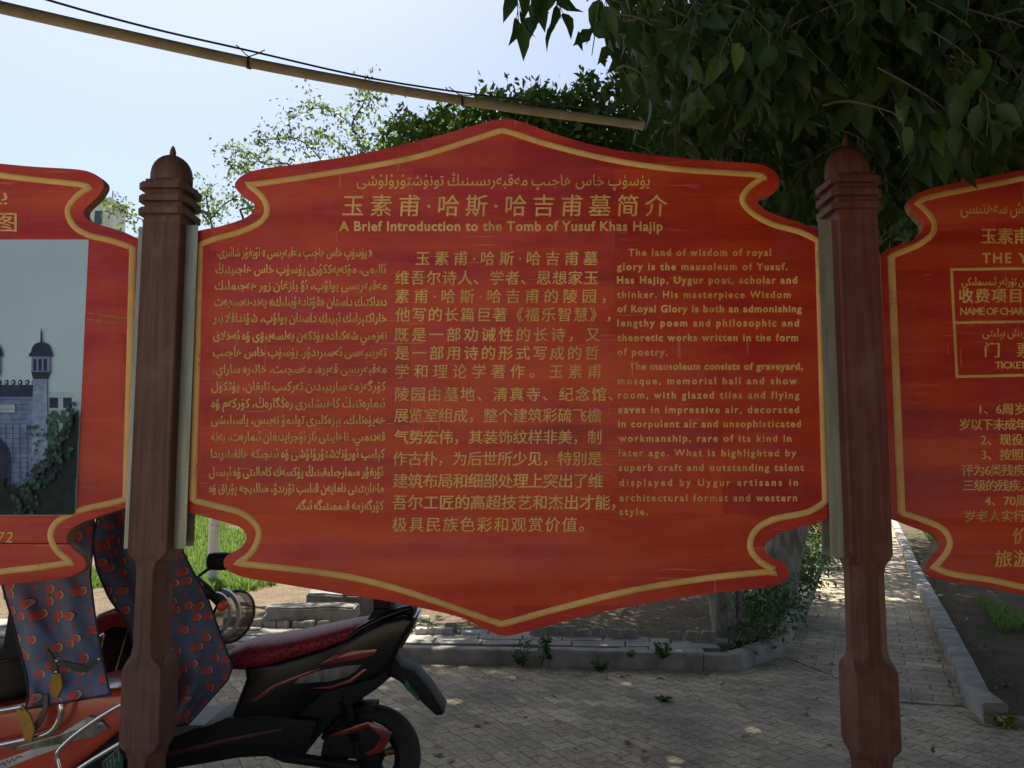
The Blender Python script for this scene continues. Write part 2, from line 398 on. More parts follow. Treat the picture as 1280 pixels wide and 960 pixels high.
M_DIRT2 = dirt_mat('weedy_dirt', (.15, .115, .075), (.085, .065, .045), (.06, .085, .028), .52)
M_KERB = pm('kerb_concrete', (.37, .34, .285), (.20, .18, .15), scale=6, rough=.9, bump=.5, bscale=55, detail=9)
M_SLAB = pm('pavement_slab', (.34, .315, .27), (.22, .20, .17), scale=6, rough=.9, bump=.5, bscale=50, detail=9)

tag(mk('ground', [(-250, -250, 0), (250, -250, 0), (250, 250, 0), (-250, 250, 0)], [(0, 1, 2, 3)], M_GROUND), kind='structure')
KL = [G(-900, 815), G(200, 826), G(500, 829), G(880, 839), G(919, 840), G(943.5, 832.5), G(976, 820.5), G(987, 808.5), G(998, 780), G(1011, 754), G(1026.6, 710), G(1031, 699)]
pdir = Vector((math.sin(R(24.5)), math.cos(R(24.5)), 0))
KL.append(KL[-1] + pdir * 9)
KR = [G(1230, 904), G(1207, 884), G(1174, 802), G(1151, 750), G(1134, 714), G(1127, 690)]
KR.append(KR[-1] + pdir * 9)
KR2 = [G(1240, 907), G(1330, 917), G(2200, 950)]
def sheet(name, pts, z, mat):
    return tag(mk(name, [(p[0], p[1], z) for p in pts], [tuple(range(len(pts)))], mat), kind='structure')
sheet('plaza_paving', [(-14, -10, 0), (14, -10, 0), (14, KR2[2].y, 0), KR2[1], KR[0], KR[2] + Vector((.2, 0, 0)), KL[8] + Vector((-.03, .1, 0)), KL[7] + Vector((-.04, .02, 0)), KL[6] + Vector((-.03, .03, 0)), KL[5], KL[4], KL[3], KL[2], KL[1], KL[0]], .004, M_PLAZA)
sheet('path', [KL[6] + Vector((.01, -.02, 0)), KR[0] + Vector((-.3, .35, 0)), KR[1]] + KR[2:] + KL[:6:-1], .008, M_PATH)
def offset_line(line, d):
    out = []
    for i, p in enumerate(line):
        a = line[max(0, i - 1)]; b_ = line[min(len(line) - 1, i + 1)]; t = (b_ - a).normalized(); out.append(p + Vector((-t.y, t.x, 0)) * d)
    return out
def kerb(name, line, wdt, h, side, L=.95):
    mb = MB(); n_ = len(line); nr = []
    for i in range(n_):
        t0 = (line[i] - line[max(0, i - 1)]); t1 = (line[min(n_ - 1, i + 1)] - line[i])
        t0 = t0.normalized() if t0.length > 1e-6 else t1.normalized(); t1 = t1.normalized() if t1.length > 1e-6 else t0
        t = (t0 + t1).normalized(); k = 1 / max(.5, t.dot(t1)); nr.append(Vector((-t.y, t.x, 0)) * side * k)
    for i in range(n_ - 1):
        a, b_ = line[i], line[i + 1]; d = (b_ - a).length; k = max(1, round(d / L))
        for j in range(k):
            hh = h + random.uniform(-.006, .008); ch = .014; rings = []
            for f_ in (j / k, (j + .33) / k, (j + .67) / k, (j + 1) / k):
                e = .0025 / max(d, .01) * (1 if f_ == j / k else -1 if f_ == (j + 1) / k else 0)
                p = a.lerp(b_, f_ + e); nn = nr[i].lerp(nr[i + 1], f_); z = random.uniform(-.004, .004); wb = random.uniform(-.004, .004)
                rings.append([p + nn * (u * wdt + (wb if u < .5 else 0)) + Vector((0, 0, zz + (z if zz > 0 else 0))) for u, zz in ((0, -.05), (0, hh - ch * 1.3), (.05, hh - ch * .4), (.14, hh), (.88, hh), (1, hh - ch), (1, -.05))])
            mb.loft(rings)
    return tag(mb.build(name, M_KERB, smooth=None), kind='structure')
kerb('kerb', KL, .11, .115, 1)
kerb('kerb', KR, .13, .11, -1)
kerb('kerb', KR2, .10, .05, 1)
# beds inside the kerbs
KLi = offset_line(KL, .09); KRi = offset_line(KR, -.10)
# the slab strip behind the kerb ends at the brick edging
E0, E1 = G(300, 783, .09), G(905, 801, .09)
edge_dir = (E1 - E0).normalized()
EC = KLi[6].lerp(KLi[7], .5) + Vector((-.03, .02, 0))
bedL = [E0 - edge_dir * 9, E0, E1, EC] + KLi[7:] + [Vector((KLi[-1].x, 24, 0)), Vector((-14, 24, 0))]
def bumpy_bed(name, poly, z, mat, amp=.03, bank=None):
    bm = bmesh.new(); f = bm.faces.new([bm.verts.new((p[0], p[1], z)) for p in poly])
    bmesh.ops.triangulate(bm, faces=[f])
    for _ in range(6):
        ed = [e for e in bm.edges if e.calc_length() > .45 and min(v.co.y for v in e.verts) < 13]
        if not ed: break
        bmesh.ops.subdivide_edges(bm, edges=ed, cuts=1); bmesh.ops.triangulate(bm, faces=[f for f in bm.faces if len(f.verts) > 3])
    for v in bm.verts:
        if v.is_boundary: continue
        v.co.z += amp * (math.sin(v.co.x * 2.3 + 1) * math.cos(v.co.y * 1.9) + random.uniform(-.4, .4))
        if bank: v.co.z += bank(v.co.x, v.co.y)
    return tag(bmo(name, bm, mat, smooth=80), kind='structure')
bumpy_bed('planting_bed', bedL, .075, M_DIRT, bank=lambda x, y: .05 * max(0, min(1, (y - 7) / 2)))
KR2i = offset_line(KR2, .08)
bedR = [KR2i[2], Vector((16, 24, 0)), Vector((KRi[-1].x, 24, 0))] + KRi[::-1] + [KR2i[0], KR2i[1]]
bumpy_bed('verge', bedR, .035, M_DIRT2, amp=.025)
# slab strip: uneven slabs laid in courses
mb = MB()
ke0 = KLi[1] - (KLi[2] - KLi[1]).normalized() * 3
wid0 = .62
tk = (KLi[3] - KLi[1]).normalized(); nk = Vector((-tk.y, tk.x, 0))
for row in range(5):
    s = -4.0 + row * .13
    while s < (KLi[4] - KLi[1]).length + .45:
        L = random.uniform(.22, .42); o = KLi[1] + tk * (s + .005) + nk * (.03 + row * .155)
        c = [o, o + tk * (L - .007), o + tk * (L - .007) + nk * .149, o + nk * .149]
        mid = (c[0] + c[2]) / 2
        endx = KLi[4].x + (mid.y - KLi[4].y) * .9 + .12
        dE = (mid - E0); side = edge_dir.x * dE.y - edge_dir.y * dE.x
        inside = all((KL[i + 1] - KL[i]).normalized().cross(q_ - KL[i]).z > .1 for q_ in c for i in range(2, 8))
        if mid.x < endx and side < .06 and inside:
            z = .094 + random.uniform(-.004, .005); tl = [random.uniform(-.003, .003) for _ in range(4)]
            cc = [Vector((p.x + random.uniform(-.003, .003), p.y + random.uniform(-.003, .003), z + t)) for p, t in zip(c, tl)]
            m_ = sum(cc, Vector()) / 4
            up = [p.lerp(m_, .04) for p in cc]
            mb.loft([[p - Vector((0, 0, .08)) for p in cc], [p - Vector((0, 0, .006)) for p in cc], up])
        s += L
tag(mb.build('pavement', M_SLAB, smooth=None), kind='structure')
sheet('pavement_bedding', [KLi[0], KLi[1], KLi[2], KLi[3], KLi[4], KLi[5], KLi[6], EC, E1, E0, E0 - edge_dir * 9], .062, M_DIRT)

# ------------------------------------------------------------------ lettering
AR = {'ا': (0xFE8D, 0xFE8E), 'ە': (0xFEE9, 0xFEEA), 'ب': (0xFE8F, 4), 'پ': (0xFB56, 4), 'ت': (0xFE95, 4), 'ج': (0xFE9D, 4), 'چ': (0xFB7A, 4), 'خ': (0xFEA5, 4),
      'د': (0xFEA9, 0xFEAA), 'ر': (0xFEAD, 0xFEAE), 'ز': (0xFEAF, 0xFEB0), 'ژ': (0xFB8A, 0xFB8B), 'س': (0xFEB1, 4), 'ش': (0xFEB5, 4), 'غ': (0xFECD, 4), 'ف': (0xFED1, 4),
      'ق': (0xFED5, 4), 'ك': (0xFED9, 4), 'گ': (0xFB92, 4), 'ڭ': (0xFBD3, 4), 'ل': (0xFEDD, 4), 'م': (0xFEE1, 4), 'ن': (0xFEE5, 4), 'ھ': (0xFBAA, 4), 'و': (0xFEED, 0xFEEE),
      'ۇ': (0xFBD7, 0xFBD8), 'ۆ': (0xFBD9, 0xFBDA), 'ۈ': (0xFBDB, 0xFBDC), 'ۋ': (0xFBDE, 0xFBDF), 'ې': (0xFBE4, 4), 'ى': (0xFEEF, 0xFEF0, 0xFBE8, 0xFBE9), 'ي': (0xFEF1, 4), 'ئ': (0xFE89, 4)}
def forms(ch):
    t = AR[ch]
    if len(t) == 4: return t
    if t[1] == 4: return (t[0], t[0] + 1, t[0] + 2, t[0] + 3)
    return t
def shape(s):
    out = []; i = 0; prev_joins = False
    while i < len(s):
        ch = s[i]
        if ch not in AR: out.append({'«': '»', '»': '«'}.get(ch, ch)); prev_joins = False; i += 1; continue
        nx = s[i + 1] if i + 1 < len(s) else ' '
        if ch == 'ل' and nx == 'ا': out.append(chr(0xFEFC if prev_joins else 0xFEFB)); prev_joins = False; i += 2; continue
        f = forms(ch); dual = len(f) == 4; joinn = dual and nx in AR
        idx = (3 if joinn else 1) if prev_joins else (2 if joinn else 0)
        out.append(chr(f[idx])); prev_joins = joinn; i += 1
    return ''.join(reversed(out))
_tc = bpy.data.curves.new('lettering_source', 'FONT'); _to = bpy.data.objects.new('lettering_source', _tc); col.objects.link(_to)
_tc.resolution_u = 3
def tgeo(s, offset, ext, sc=1.0, sw=1.0, shear=0.0):
    _tc.body = s; _tc.offset = offset; _tc.extrude = ext; _tc.space_character = sc; _tc.space_word = sw; _tc.shear = shear
    dg = bpy.context.evaluated_depsgraph_get(); dg.update()
    me = bpy.data.meshes.new_from_object(_to.evaluated_get(dg))
    n = len(me.vertices); co = np.empty(n * 3); me.vertices.foreach_get('co', co)
    fs = [tuple(p.vertices) for p in me.polygons]; bpy.data.meshes.remove(me)
    return co.reshape(-1, 3), fs
class Plane:
    """upright board face through (0..)Y0 at X0, turned by ang about Z"""
    def __init__(s, X0, Y0, ang=0): s.p = Vector((X0, Y0, 0)); s.n = Vector((math.sin(ang), -math.cos(ang), 0)); s.t = Vector((math.cos(ang), math.sin(ang), 0))
    def at(s, px, py, out=0.0):
        d = ray(px, py); o = Vector((0, 0, CAMZ)); k = (s.p - o).dot(s.n) / d.dot(s.n); return o + d * k + s.n * out
def text_line(mb, pl, s, x0, x1, base, em, kind='la', bold=.012, shear=0.0, ext=.0016):
    """one line of raised lettering fitted between two ends on the board face"""
    if kind == 'ar': s = shape(s)
    tgt = (x1 - x0) / em
    v, _ = tgeo(s, 0, 0, shear=shear); w1 = v[:, 0].max() - v[:, 0].min()
    sc = sw = 1.0
    if kind == 'ar':
        if ' ' in s:
            v2, _ = tgeo(s, 0, 0, sw=2.0); w2 = v2[:, 0].max() - v2[:, 0].min()
            if w2 > w1 + 1e-4: sw = min(6, max(.75, 1 + (tgt - w1) / (w2 - w1)))
    elif len(s) > 1:
        v2, _ = tgeo(s, 0, 0, sc=1.3); w2 = v2[:, 0].max() - v2[:, 0].min()
        if w2 > w1 + 1e-4: sc = min(2.2, max(.86, 1 + .3 * (tgt - w1) / (w2 - w1)))
    # thick strokes of dense characters: struck twice a hair apart, as the repainted letters are
    passes = [(0, 0, 0)] if kind != 'cj' else [(-bold, bold * .5, 0), (bold, -bold * .5, .0003)]
    v, f = tgeo(s, bold if kind != 'cj' else 0, .5, sc=sc, sw=sw, shear=shear)
    a, b_ = v[:, 0].min(), v[:, 0].max()
    for dx, dy, dz in passes:
        out = [pl.at(x0 + (p[0] - a) / (b_ - a) * (x1 - x0) + dx * em, base - (p[1] + dy) * em, (ext + dz) * (p[2] + .5) - .0002) for p in v]
        mb.add(out, f)

# ------------------------------------------------------------------ the three painted boards
PL_C = Plane(0, 2.30); PL_L = Plane(0, 2.30)
PL_R = Plane(1.13, 2.385, R(-5))
def world_mirror(pts, xm): return [(2 * xm - a, b) for a, b in pts]
def board_from(pl, outline_uv, parent, thick=.034):
    clean = [outline_uv[0]]
    for q in outline_uv[1:]:
        if math.hypot(q[0] - clean[-1][0], q[1] - clean[-1][1]) > .004: clean.append(q)
    outline_uv = clean
    bm = bmesh.new(); vs = [bm.verts.new(pl.p + pl.t * u + Vector((0, 0, z))) for u, z in outline_uv]
    f = bm.faces.new(vs); ex = bmesh.ops.extrude_face_region(bm, geom=[f])
    bmesh.ops.translate(bm, verts=[g for g in ex['geom'] if isinstance(g, bmesh.types.BMVert)], vec=-pl.n * thick)
    bmesh.ops.recalc_face_normals(bm, faces=bm.faces)
    for fa in bm.faces: fa.material_index = 0 if abs(fa.normal.dot(pl.n)) > .9 else 1
    fr = [e for e in bm.edges if any(fa.normal.dot(pl.n) > .9 for fa in e.link_faces)]
    r = bmesh.ops.bevel(bm, geom=fr, offset=.003, segments=2, affect='EDGES', profile=.5)
    for fa in r['faces']: fa.material_index = 0
    bmesh.ops.triangulate(bm, faces=[fa for fa in bm.faces if len(fa.verts) > 4], ngon_method='EAR_CLIP')
    return bmo('board', bm, [M_RED, M_EDGE], parent, smooth=30)
def uv(pl, pts): 
    o = []
    for px, py in pts:
        p = pl.at(px, py); o.append(((p - pl.p).dot(pl.t), p.z))
    return o
def bead(mb, pl, uvs, wd=.0098, hgt=.0042):
    rings = []; k = len(uvs)
    for i in range(k):
        a = Vector(uvs[max(0, i - 1)]); b_ = Vector(uvs[min(k - 1, i + 1)]); t = (b_ - a).normalized(); nn = Vector((-t.y, t.x))
        d1 = (Vector(uvs[i]) - a); d2 = (b_ - Vector(uvs[i]))
        sc = 1.0
        if d1.length > 1e-6 and d2.length > 1e-6:
            c = max(.6, math.sqrt(max(0, (1 + d1.normalized().dot(d2.normalized())) / 2))); sc = 1 / c
        ring = []
        for q, h in ((-1, -.001), (-.8, hgt * .55), (-.3, hgt), (.3, hgt), (.8, hgt * .55), (1, -.001)):
            u = Vector(uvs[i]) + nn * (q * wd * sc); ring.append(pl.p + pl.t * u.x + Vector((0, 0, u.y)) + pl.n * h)
        rings.append(ring)
    mb.loft(rings, cap=True)

# centre board -------------------------------------------------------
out_c = [(625, 148.5), (650, 151), (700, 169), (760, 185), (820, 194), (900, 201), (945, 204), (965, 211), (974, 222), (973, 234), (962, 244), (948, 249), (953, 259), (970, 268), (995, 276), (1022, 286), (1040, 294),
         (1050, 640), (1026, 653), (1000, 659), (975, 667), (961, 677), (957, 687), (964, 697), (978, 703), (986, 712), (984, 723), (968, 732), (930, 738), (880, 743), (800, 756), (740, 768), (690, 781), (650, 792), (628, 795), (605, 786), (575, 772), (539, 763), (485, 752), (431, 743.5), (378, 734.5), (334, 727), (306, 722), (284, 713), (279, 704), (283, 695), (301, 684), (307.6, 672), (299, 659), (270, 650), (236, 641), (224, 636),
         (234, 291), (252, 287), (280, 281), (306, 272), (317, 262), (315, 252), (300, 242), (293, 230), (304, 218), (325, 211), (375, 204), (450, 192), (525, 175), (590, 157)]
cnr = (16, 17, 50, 51, 52)
T_C = thing('information_board', 'large central red board with three columns of gold text in Uyghur, Chinese and English', 'sign board', P(628, 795, 2.317))
board_from(PL_C, uv(PL_C, crom(out_c, 5, True, cnr)), T_C)
g_tl = [(627, 163), (590, 175), (525, 195), (450, 210), (350, 226), (310, 231)]
g_tl2 = [(310, 231), (327, 245), (334, 262), (326, 277), (300, 290), (270, 298), (249.5, 306)]
g_bl = [(240.5, 625), (272, 633), (301, 641), (319, 655), (323.5, 670), (314, 691), (297, 704)]
g_bl2 = [(297, 704), (324, 707), (396, 715), (450, 724), (503, 738), (557, 756), (593, 768.5), (626, 780)]
g_tr = [(627, 163), (640, 166), (690, 182), (765, 200), (840, 211), (940, 218), (955, 221)]
g_tr2 = [(955, 221), (936, 235), (928, 250), (940, 266), (965, 280), (1000, 290), (1023, 301)]
g_br = [(1032, 627), (1010, 640), (965, 650), (943, 665), (938, 685), (950, 702), (970, 714)]
g_br2 = [(970, 714), (890, 722), (790, 738), (690, 763), (640, 777), (626, 780)]
mb = MB()
for seg in ([g_tl[0]], ): pass
loop = crom(g_tr, 5) + crom(g_tr2, 5)[1:] + crom(g_br, 5) + crom(g_br2, 5)[1:] + crom(g_bl2[::-1], 5)[1:] + crom(g_bl[::-1], 5)[1:] + crom(g_tl2[::-1], 5) + crom(g_tl[::-1], 5)[1:]
bead(mb, PL_C, uv(PL_C, loop))
mb.build('gold_border', M_GOLD, T_C, smooth=60)

mb = MB(); text_line(mb, PL_C, 'يۈسۈپ خاس ھاجىپ مەقبەرىسىنىڭ تونۇشتۇرۇلۇشى', 446, 812, 232, 19.5, 'ar', .004); mb.build('uyghur_title', M_GOLD, T_C, smooth=None)
mb = MB(); text_line(mb, PL_C, '玉素甫·哈斯·哈吉甫墓简介', 428, 834, 268, 29, 'cj', .008, shear=.06); mb.build('chinese_title', M_GOLD, T_C, smooth=None)
mb = MB(); text_line(mb, PL_C, 'A Brief Introduction to the Tomb of Yusuf Khas Hajip', 424, 828.5, 288.5, 16.8, 'la', .028); mb.build('english_title', M_GOLD, T_C, smooth=None)
UY = [('« يۈسۈپ خاس ھاجىپ مەقبەرىسى » ئۇيغۇر شائىرى،', 271.5, 465.5, 322, .010), ('ئالىمى، مۇتەپەككۇرى يۈسۈپ خاس ھاجىپنىڭ', 269.5, 483.7, 343, .016), ('مەقبەرىسى بولۇپ، ئۇ يازغان زور ھەجىملىك', 268.5, 483.7, 363.4, .014),
      ('دىداكتىك داستان «قۇتادغۇبىلىك» پەند-نەسىھەت', 268, 483.7, 383.7, .018), ('خاراكتېرلىك ئېپىك داستان بولۇپ، شۇنداقلا بىر', 266.4, 483.7, 404, .020), ('نەزمىي شەكىلدە پۈتكەن پەلسەپىۋى ۋە ئەخلاق', 266.5, 483.7, 426, .020),
      ('تەربىيەسى ئەسىرىدۇر. يۈسۈپ خاس ھاجىپ', 266.4, 483.3, 446.7, .014), ('مەقبەرىسى قەبرە، مەسچىت، خاتىرە ساراي،', 266.4, 483.3, 467.6, .012), ('كۆرگەزمە سارىيىدىن تەركىپ تاپقان، پۈتكۈل', 264.4, 482.7, 489.3, .014),
      ('ئىمارەتنىڭ كاھىشلىرى رەڭگارەڭ، كۆركەم ۋە', 264.4, 482.7, 510.6, .014), ('ھەيۋەتلىك، بېزەكلىرى تولىمۇ نەپىس، ياسىلىشى', 264, 481.7, 531.3, .016), ('قەدىمىي، ناھايىتى ئاز ئۇچرايدىغان ئىمارەت، يەنە', 264, 481.7, 552.3, .016),
      ('كېلىپ ئورۇنلاشتۇرۇلۇشى ۋە ئىنچىكە ھالقىلىرىدا', 264, 481.3, 573.6, .018), ('ئۇيغۇر مىمارچىلىقىنىڭ يۈكسەك كامالىتى ۋە ئېسىل', 261.3, 480.7, 596.3, .020), ('ماھارىتىنى نامايەن قىلىپ تۇرىدۇ، مىللىيچە پۇراق ۋە', 261.3, 480.3, 616.7, .018), ('كۆرگەزمە قىممىتىگە ئىگە.', 370, 479.7, 638.6, .020)]
mb = MB()
for s, a, b_, y, bo in UY: text_line(mb, PL_C, s, a, b_, y - 1.5, 15.6, 'ar', bo + .006)
mb.build('uyghur_text', M_GOLD, T_C, smooth=None)
CN = [('玉素甫·哈斯·哈吉甫墓', 519.6, 747, 331.7), ('维吾尔诗人、学者、思想家玉', 494, 747, 356), ('素甫·哈斯·哈吉甫的陵园，', 494, 757, 379), ('他写的长篇巨著《福乐智慧》，', 494.7, 763, 402), ('既是一部劝诫性的长诗，又', 493.6, 749.6, 427), ('是一部用诗的形式写成的哲', 493.6, 748.5, 450), ('学和理论学著作。玉素甫', 494, 752, 473),
      ('陵园由墓地、清真寺、纪念馆、', 494, 766, 501.5), ('展览室组成，整个建筑彩硫飞檐', 492.5, 752, 528), ('气势宏伟，其装饰纹样非美，制', 493, 752, 555), ('作古朴，为后世所少见，特别是', 491.3, 752, 582), ('建筑布局和细部处理上突出了维', 491, 753.7, 610), ('吾尔工匠的高超技艺和杰出才能，', 491, 769, 637), ('极具民族色彩和观赏价值。', 490, 730, 664.6)]
mb = MB()
for i, (s, a, b_, y) in enumerate(CN): text_line(mb, PL_C, s, a, b_, y - 1.6, 19.0 if i < 11 else 19.8, 'cj', .012 if i not in (6, 8, 13) else .006, shear=.05)
mb.build('chinese_text', M_GOLD, T_C, smooth=None)
EN = [('The land of wisdom of royal', 95, 467, 250, 0), ('glory is the mausoleum of Yusuf.', 65, 510, 287, 1), ('Has Hajip, Uygur poet, scholar and', 65, 535, 322, 1), ('thinker. His masterpiece Wisdom', 65, 518, 360, 0), ('of Royal Glory is both an admonishing', 66, 547, 397, 1), ('lengthy poem and philosophic and', 66, 540, 434, 1), ('theoretic works written in the form', 66, 538, 472, 1), ('of poetry.', 66, 197, 510, 0),
      ('The mausoleum consists of graveyard,', 97, 550, 547, 1), ('mosque, memorial hall and show', 67, 535, 585, 0), ('room, with glazed tiles and flying', 68, 541, 622, 0), ('eaves in impressive air, decorated', 68, 540, 660, 0), ('in corpulent air and unsophisticated', 68, 545, 697, 0), ('workmanship, rare of its kind in', 70, 520, 735, 0), ('later age. What is highlighted by', 70, 533, 773, 0), ('superb craft and outstanding talent', 70, 553, 811, 0), ('displayed by Uygur artisans in', 72, 537, 850, 0), ('architectural format and western', 72, 535, 890, 0), ('style.', 72, 146, 926, 0)]
mb = MB()
for s, a, b_, y, bo in EN: text_line(mb, PL_C, s, 740 + a / 2.0875, 740 + b_ / 2.0875, 200 + y / 2.0875, 12.3, 'la', .034 if bo else .023)
mb.build('english_text', M_GOLD, T_C, smooth=None)

# left board ---------------------------------------------------------
M_RED_L = M_RED
XML = -232
out_l = [(0, 204), (44, 208), (93, 211), (113, 215), (126, 223), (130, 232), (122, 246), (109, 258), (105, 266), (110, 274), (126, 281), (150, 288), (170, 297), (180, 303),
         (170, 632), (152, 637), (126, 645), (100, 655), (86, 666), (84, 677), (94, 688), (105, 698), (107, 709), (96, 718), (75, 724), (40, 728), (0, 732), (-80, 745), (-170, 770), (-232, 792)]
right = [(-232, 150), (-205, 152), (-150, 175), (-80, 195)] + out_l
left = [(2 * XML - a, b_) for a, b_ in right[::-1]][1:-1]
full = right + left
# mirror in the board's own metric space
cu = uv(PL_L, [(-232, 470)])[0][0]
def trim(pts, cu, sg):
    q = [p for p in pts[1:-1] if sg * (p[0] - cu) > .03]; return [(cu, pts[0][1])] + q + [(cu, pts[-1][1])]
hu0 = uv(PL_L, right); hu = trim(hu0, cu, 1)
fl = hu + [(2 * cu - a, b_) for a, b_ in hu[::-1]][1:-1]
nR = len(hu)
T_L = thing('information_board', 'red board at the left edge with a printed photograph of a domed gateway', 'sign board', (cu, 2.317, min(p[1] for p in fl)))
k0 = len(hu0) - len(hu); k17 = min(range(len(hu)), key=lambda i: abs(hu[i][0] - hu0[17][0]) + abs(hu[i][1] - hu0[17][1])); ci = [k17, k17 + 1]; ci += [2 * nR - 2 - i for i in ci]
board_from(PL_L, crom(fl, 5, True, tuple(ci)), T_L)
gt = [(-232, 164), (-190, 176), (-100, 203), (0, 219), (58, 226), (99, 230.5), (112, 234)]; gt2 = [(112, 234), (95, 246), (84.6, 263), (92, 282), (111, 294), (140, 301), (166, 310)]
gb = [(158, 624), (130, 631), (100, 638), (73, 651), (63, 668), (71, 688), (89, 703)]; gb2 = [(89, 703), (50, 709), (0, 715), (-80, 730), (-160, 752), (-232, 777)]
half = trim(uv(PL_L, crom(gt, 5) + crom(gt2, 5)[1:] + crom(gb, 5) + crom(gb2, 5)[1:]), cu, 1)
mb = MB(); bead(mb, PL_L, half + [(2 * cu - a, b_) for a, b_ in half[::-1]][1:]); 
mb.build('gold_border', M_GOLD, T_L, smooth=60)
mb = MB(); text_line(mb, PL_L, 'يۈ', -18, 9.5, 251, 24, 'ar', .004); mb.build('uyghur_title', M_GOLD, T_L, smooth=None)
mb = MB(); text_line(mb, PL_L, '图', -5, 21, 288, 27, 'cj', .012); mb.build('chinese_title', M_GOLD, T_L, smooth=None)
mb = MB(); text_line(mb, PL_L, '72', -3, 16, 678, 19, 'la', .0, shear=.2); mb.build('number', M_GOLD, T_L, smooth=None)
def strip(mb, pl, a, b_, wpx, out, m=0):
    a, b_ = Vector(a), Vector(b_); t = (b_ - a).normalized(); nn = Vector((-t.y, t.x)) * wpx / 2
    q = [a + nn, b_ + nn, b_ - nn, a - nn]
    mb.add([pl.at(p.x, p.y, out) for p in q] + [pl.at(p.x, p.y, -.001) for p in q], [(0, 1, 2, 3), (0, 4, 5, 1), (1, 5, 6, 2), (2, 6, 7, 3), (3, 7, 4, 0)], m)
M_OLDGOLD = pm('worn_gold_line', (.40, .13, .045), (.30, .06, .02), scale=40, rough=.6)
mb = MB(); strip(mb, PL_L, (109, 391), (160, 398), 2.2, .0006); strip(mb, PL_L, (109, 399), (160, 405.5), 2.2, .0006); strip(mb, PL_L, (124, 397), (127.5, 418), 1.6, .0009)
mb.build('worn_stripe', M_OLDGOLD, T_L, smooth=None)
M_CRACK = pm('open_joint', (.03, .008, .006), rough=.9)
mb = MB(); strip(mb, PL_L, (-560, 676), (88, 679.5), 1.3, .0005); mb.build('joint_line', M_CRACK, T_L, smooth=None)
# printed photograph: flat print of a gateway with a minaret and trees
def flatm(name, c, c2=None, scale=6, rough=.5, **k): return pm(name, c, c2 or tuple(x * .8 for x in c), scale=scale, rough=rough, spec=.15, **k)
PRM = [flatm('print_sky', (.44, .60, .70), (.37, .52, .62), 2), flatm('print_masonry', (.20, .28, .50), (.12, .17, .31), 40), flatm('print_dark', (.035, .045, .09), (.02, .03, .06), 30),
       flatm('print_tree', (.018, .026, .03), (.010, .016, .02), 30), flatm('print_leaf', (.05, .13, .09), (.02, .06, .045), 60), flatm('print_pale', (.42, .52, .58), (.32, .41, .48), 30), flatm('print_stone', (.27, .36, .55), (.16, .23, .37), 50), flatm('print_dark_leaf', (.03, .05, .055), (.015, .028, .035), 60)]  # last entry: darker green for printed leaves and wall courses
mb = MB(); _lay = [0]
def pp(pts, m):
    _lay[0] += 1; z = .0006 + _lay[0] * .00004
    mb.add([PL_L.at(x, y, z) for x, y in pts], [tuple(range(len(pts)))], m)
pl_rect = [(-575, 299.5), (111, 299.5), (95, 644), (-560, 646)]
pp(pl_rect, 0); lim = lambda y: 111 - (y - 299.5) * 16 / 344.5 - .3
def minaret(cx, s=1.0):
    f = lambda pts: [(cx + (x - 53) * s, 645 - (645 - y) * s) for x, y in pts]
    pp(f([(43, 473), (60, 473), (61.5, 600), (41, 600)]), 6)
    pp(f([(40, 464), (65, 464), (61, 474), (43, 474)]), 2)
    pp(f([(41, 446), (64, 446), (64.5, 465), (40.5, 465)]), 1)
    for a in (43, 49.5, 56): pp(f([(a, 449), (a + 4.2, 449), (a + 4.2, 464), (a, 464)]), 2)
    pp(f([(37, 446), (68, 446), (66, 441), (39, 441)]), 2)
    pp(f([(40, 441)] + [(53 - 12.5 * math.cos(t), 441 - 13 * math.sin(t) ** .8) for t in np.linspace(.15, math.pi - .15, 10)] + [(66, 441)]), 2)
    pp(f([(51.8, 429), (52.3, 416), (53.2, 409), (54.2, 416), (54.8, 429)]), 2)
pp([(-300, 492), (58, 492), (58, 620), (-300, 620)], 1)
pp([(60, 490), (lim(490), 490), (lim(560), 560), (60, 560)], 5)
for yy in (497, 528): pp([(62, yy), (73, yy), (73, yy + 13), (62, yy + 13)], 2); pp([(79, yy), (90, yy), (90, yy + 13), (79, yy + 13)], 2)
pp([(-300, 481), (45, 481), (45, 496), (-300, 496)], 2)
for k in range(-38, 6): pp([(k * 8.6 + 2.8 * math.cos(t), 478 - 3.4 * math.sin(t)) for t in np.linspace(0, 2 * math.pi, 9)[:-1]], 2)
for k in range(-38, 6): pp([(k * 8.6 + 1.3 * math.cos(t), 478 - 1.7 * math.sin(t)) for t in np.linspace(0, 2 * math.pi, 7)[:-1]], 0)
pp([(-60, 505), (20, 505), (20, 515.5), (-60, 515.5)], 5)
pp([(-62 + 0, 640)] + [(-25 - 39 * math.cos(t), 575 - 36 * math.sin(t)) for t in np.linspace(0, math.pi, 14)] + [(14, 640)], 2)
for xx in range(-280, 44, 9): pp([(xx, 530), (xx + .8, 530), (xx + .8, 618), (xx, 618)], 2)
for cx in (53, -9, -110): minaret(cx)
r2 = random.Random(3)
def blob(cx, cy, r, m, n=11): pp([(min(lim(cy), max(-560, cx + r * r2.uniform(.55, 1.2) * math.cos(t))), min(643, cy - r * r2.uniform(.55, 1.2) * math.sin(t))) for t in np.linspace(0, 2 * math.pi, n + 1)[:-1]], m)
for _ in range(46):
    u = r2.random(); blob(62 + 34 * u, 500 + 60 * r2.random() + 20 * (1 - u), r2.uniform(2, 6), 4)
for _ in range(60):
    u = r2.random(); x = 8 + 88 * u; blob(x, min(638, 632 - 105 * u ** 1.3 + 60 * r2.random()), r2.uniform(6, 13), 3)
pp([(-560, 622), (25, 610), (44, 596), (60, 572), (74, 548), (88, 524), (lim(512), 512), (lim(600), 596), (lim(643) , 643), (-560, 645)], 3)
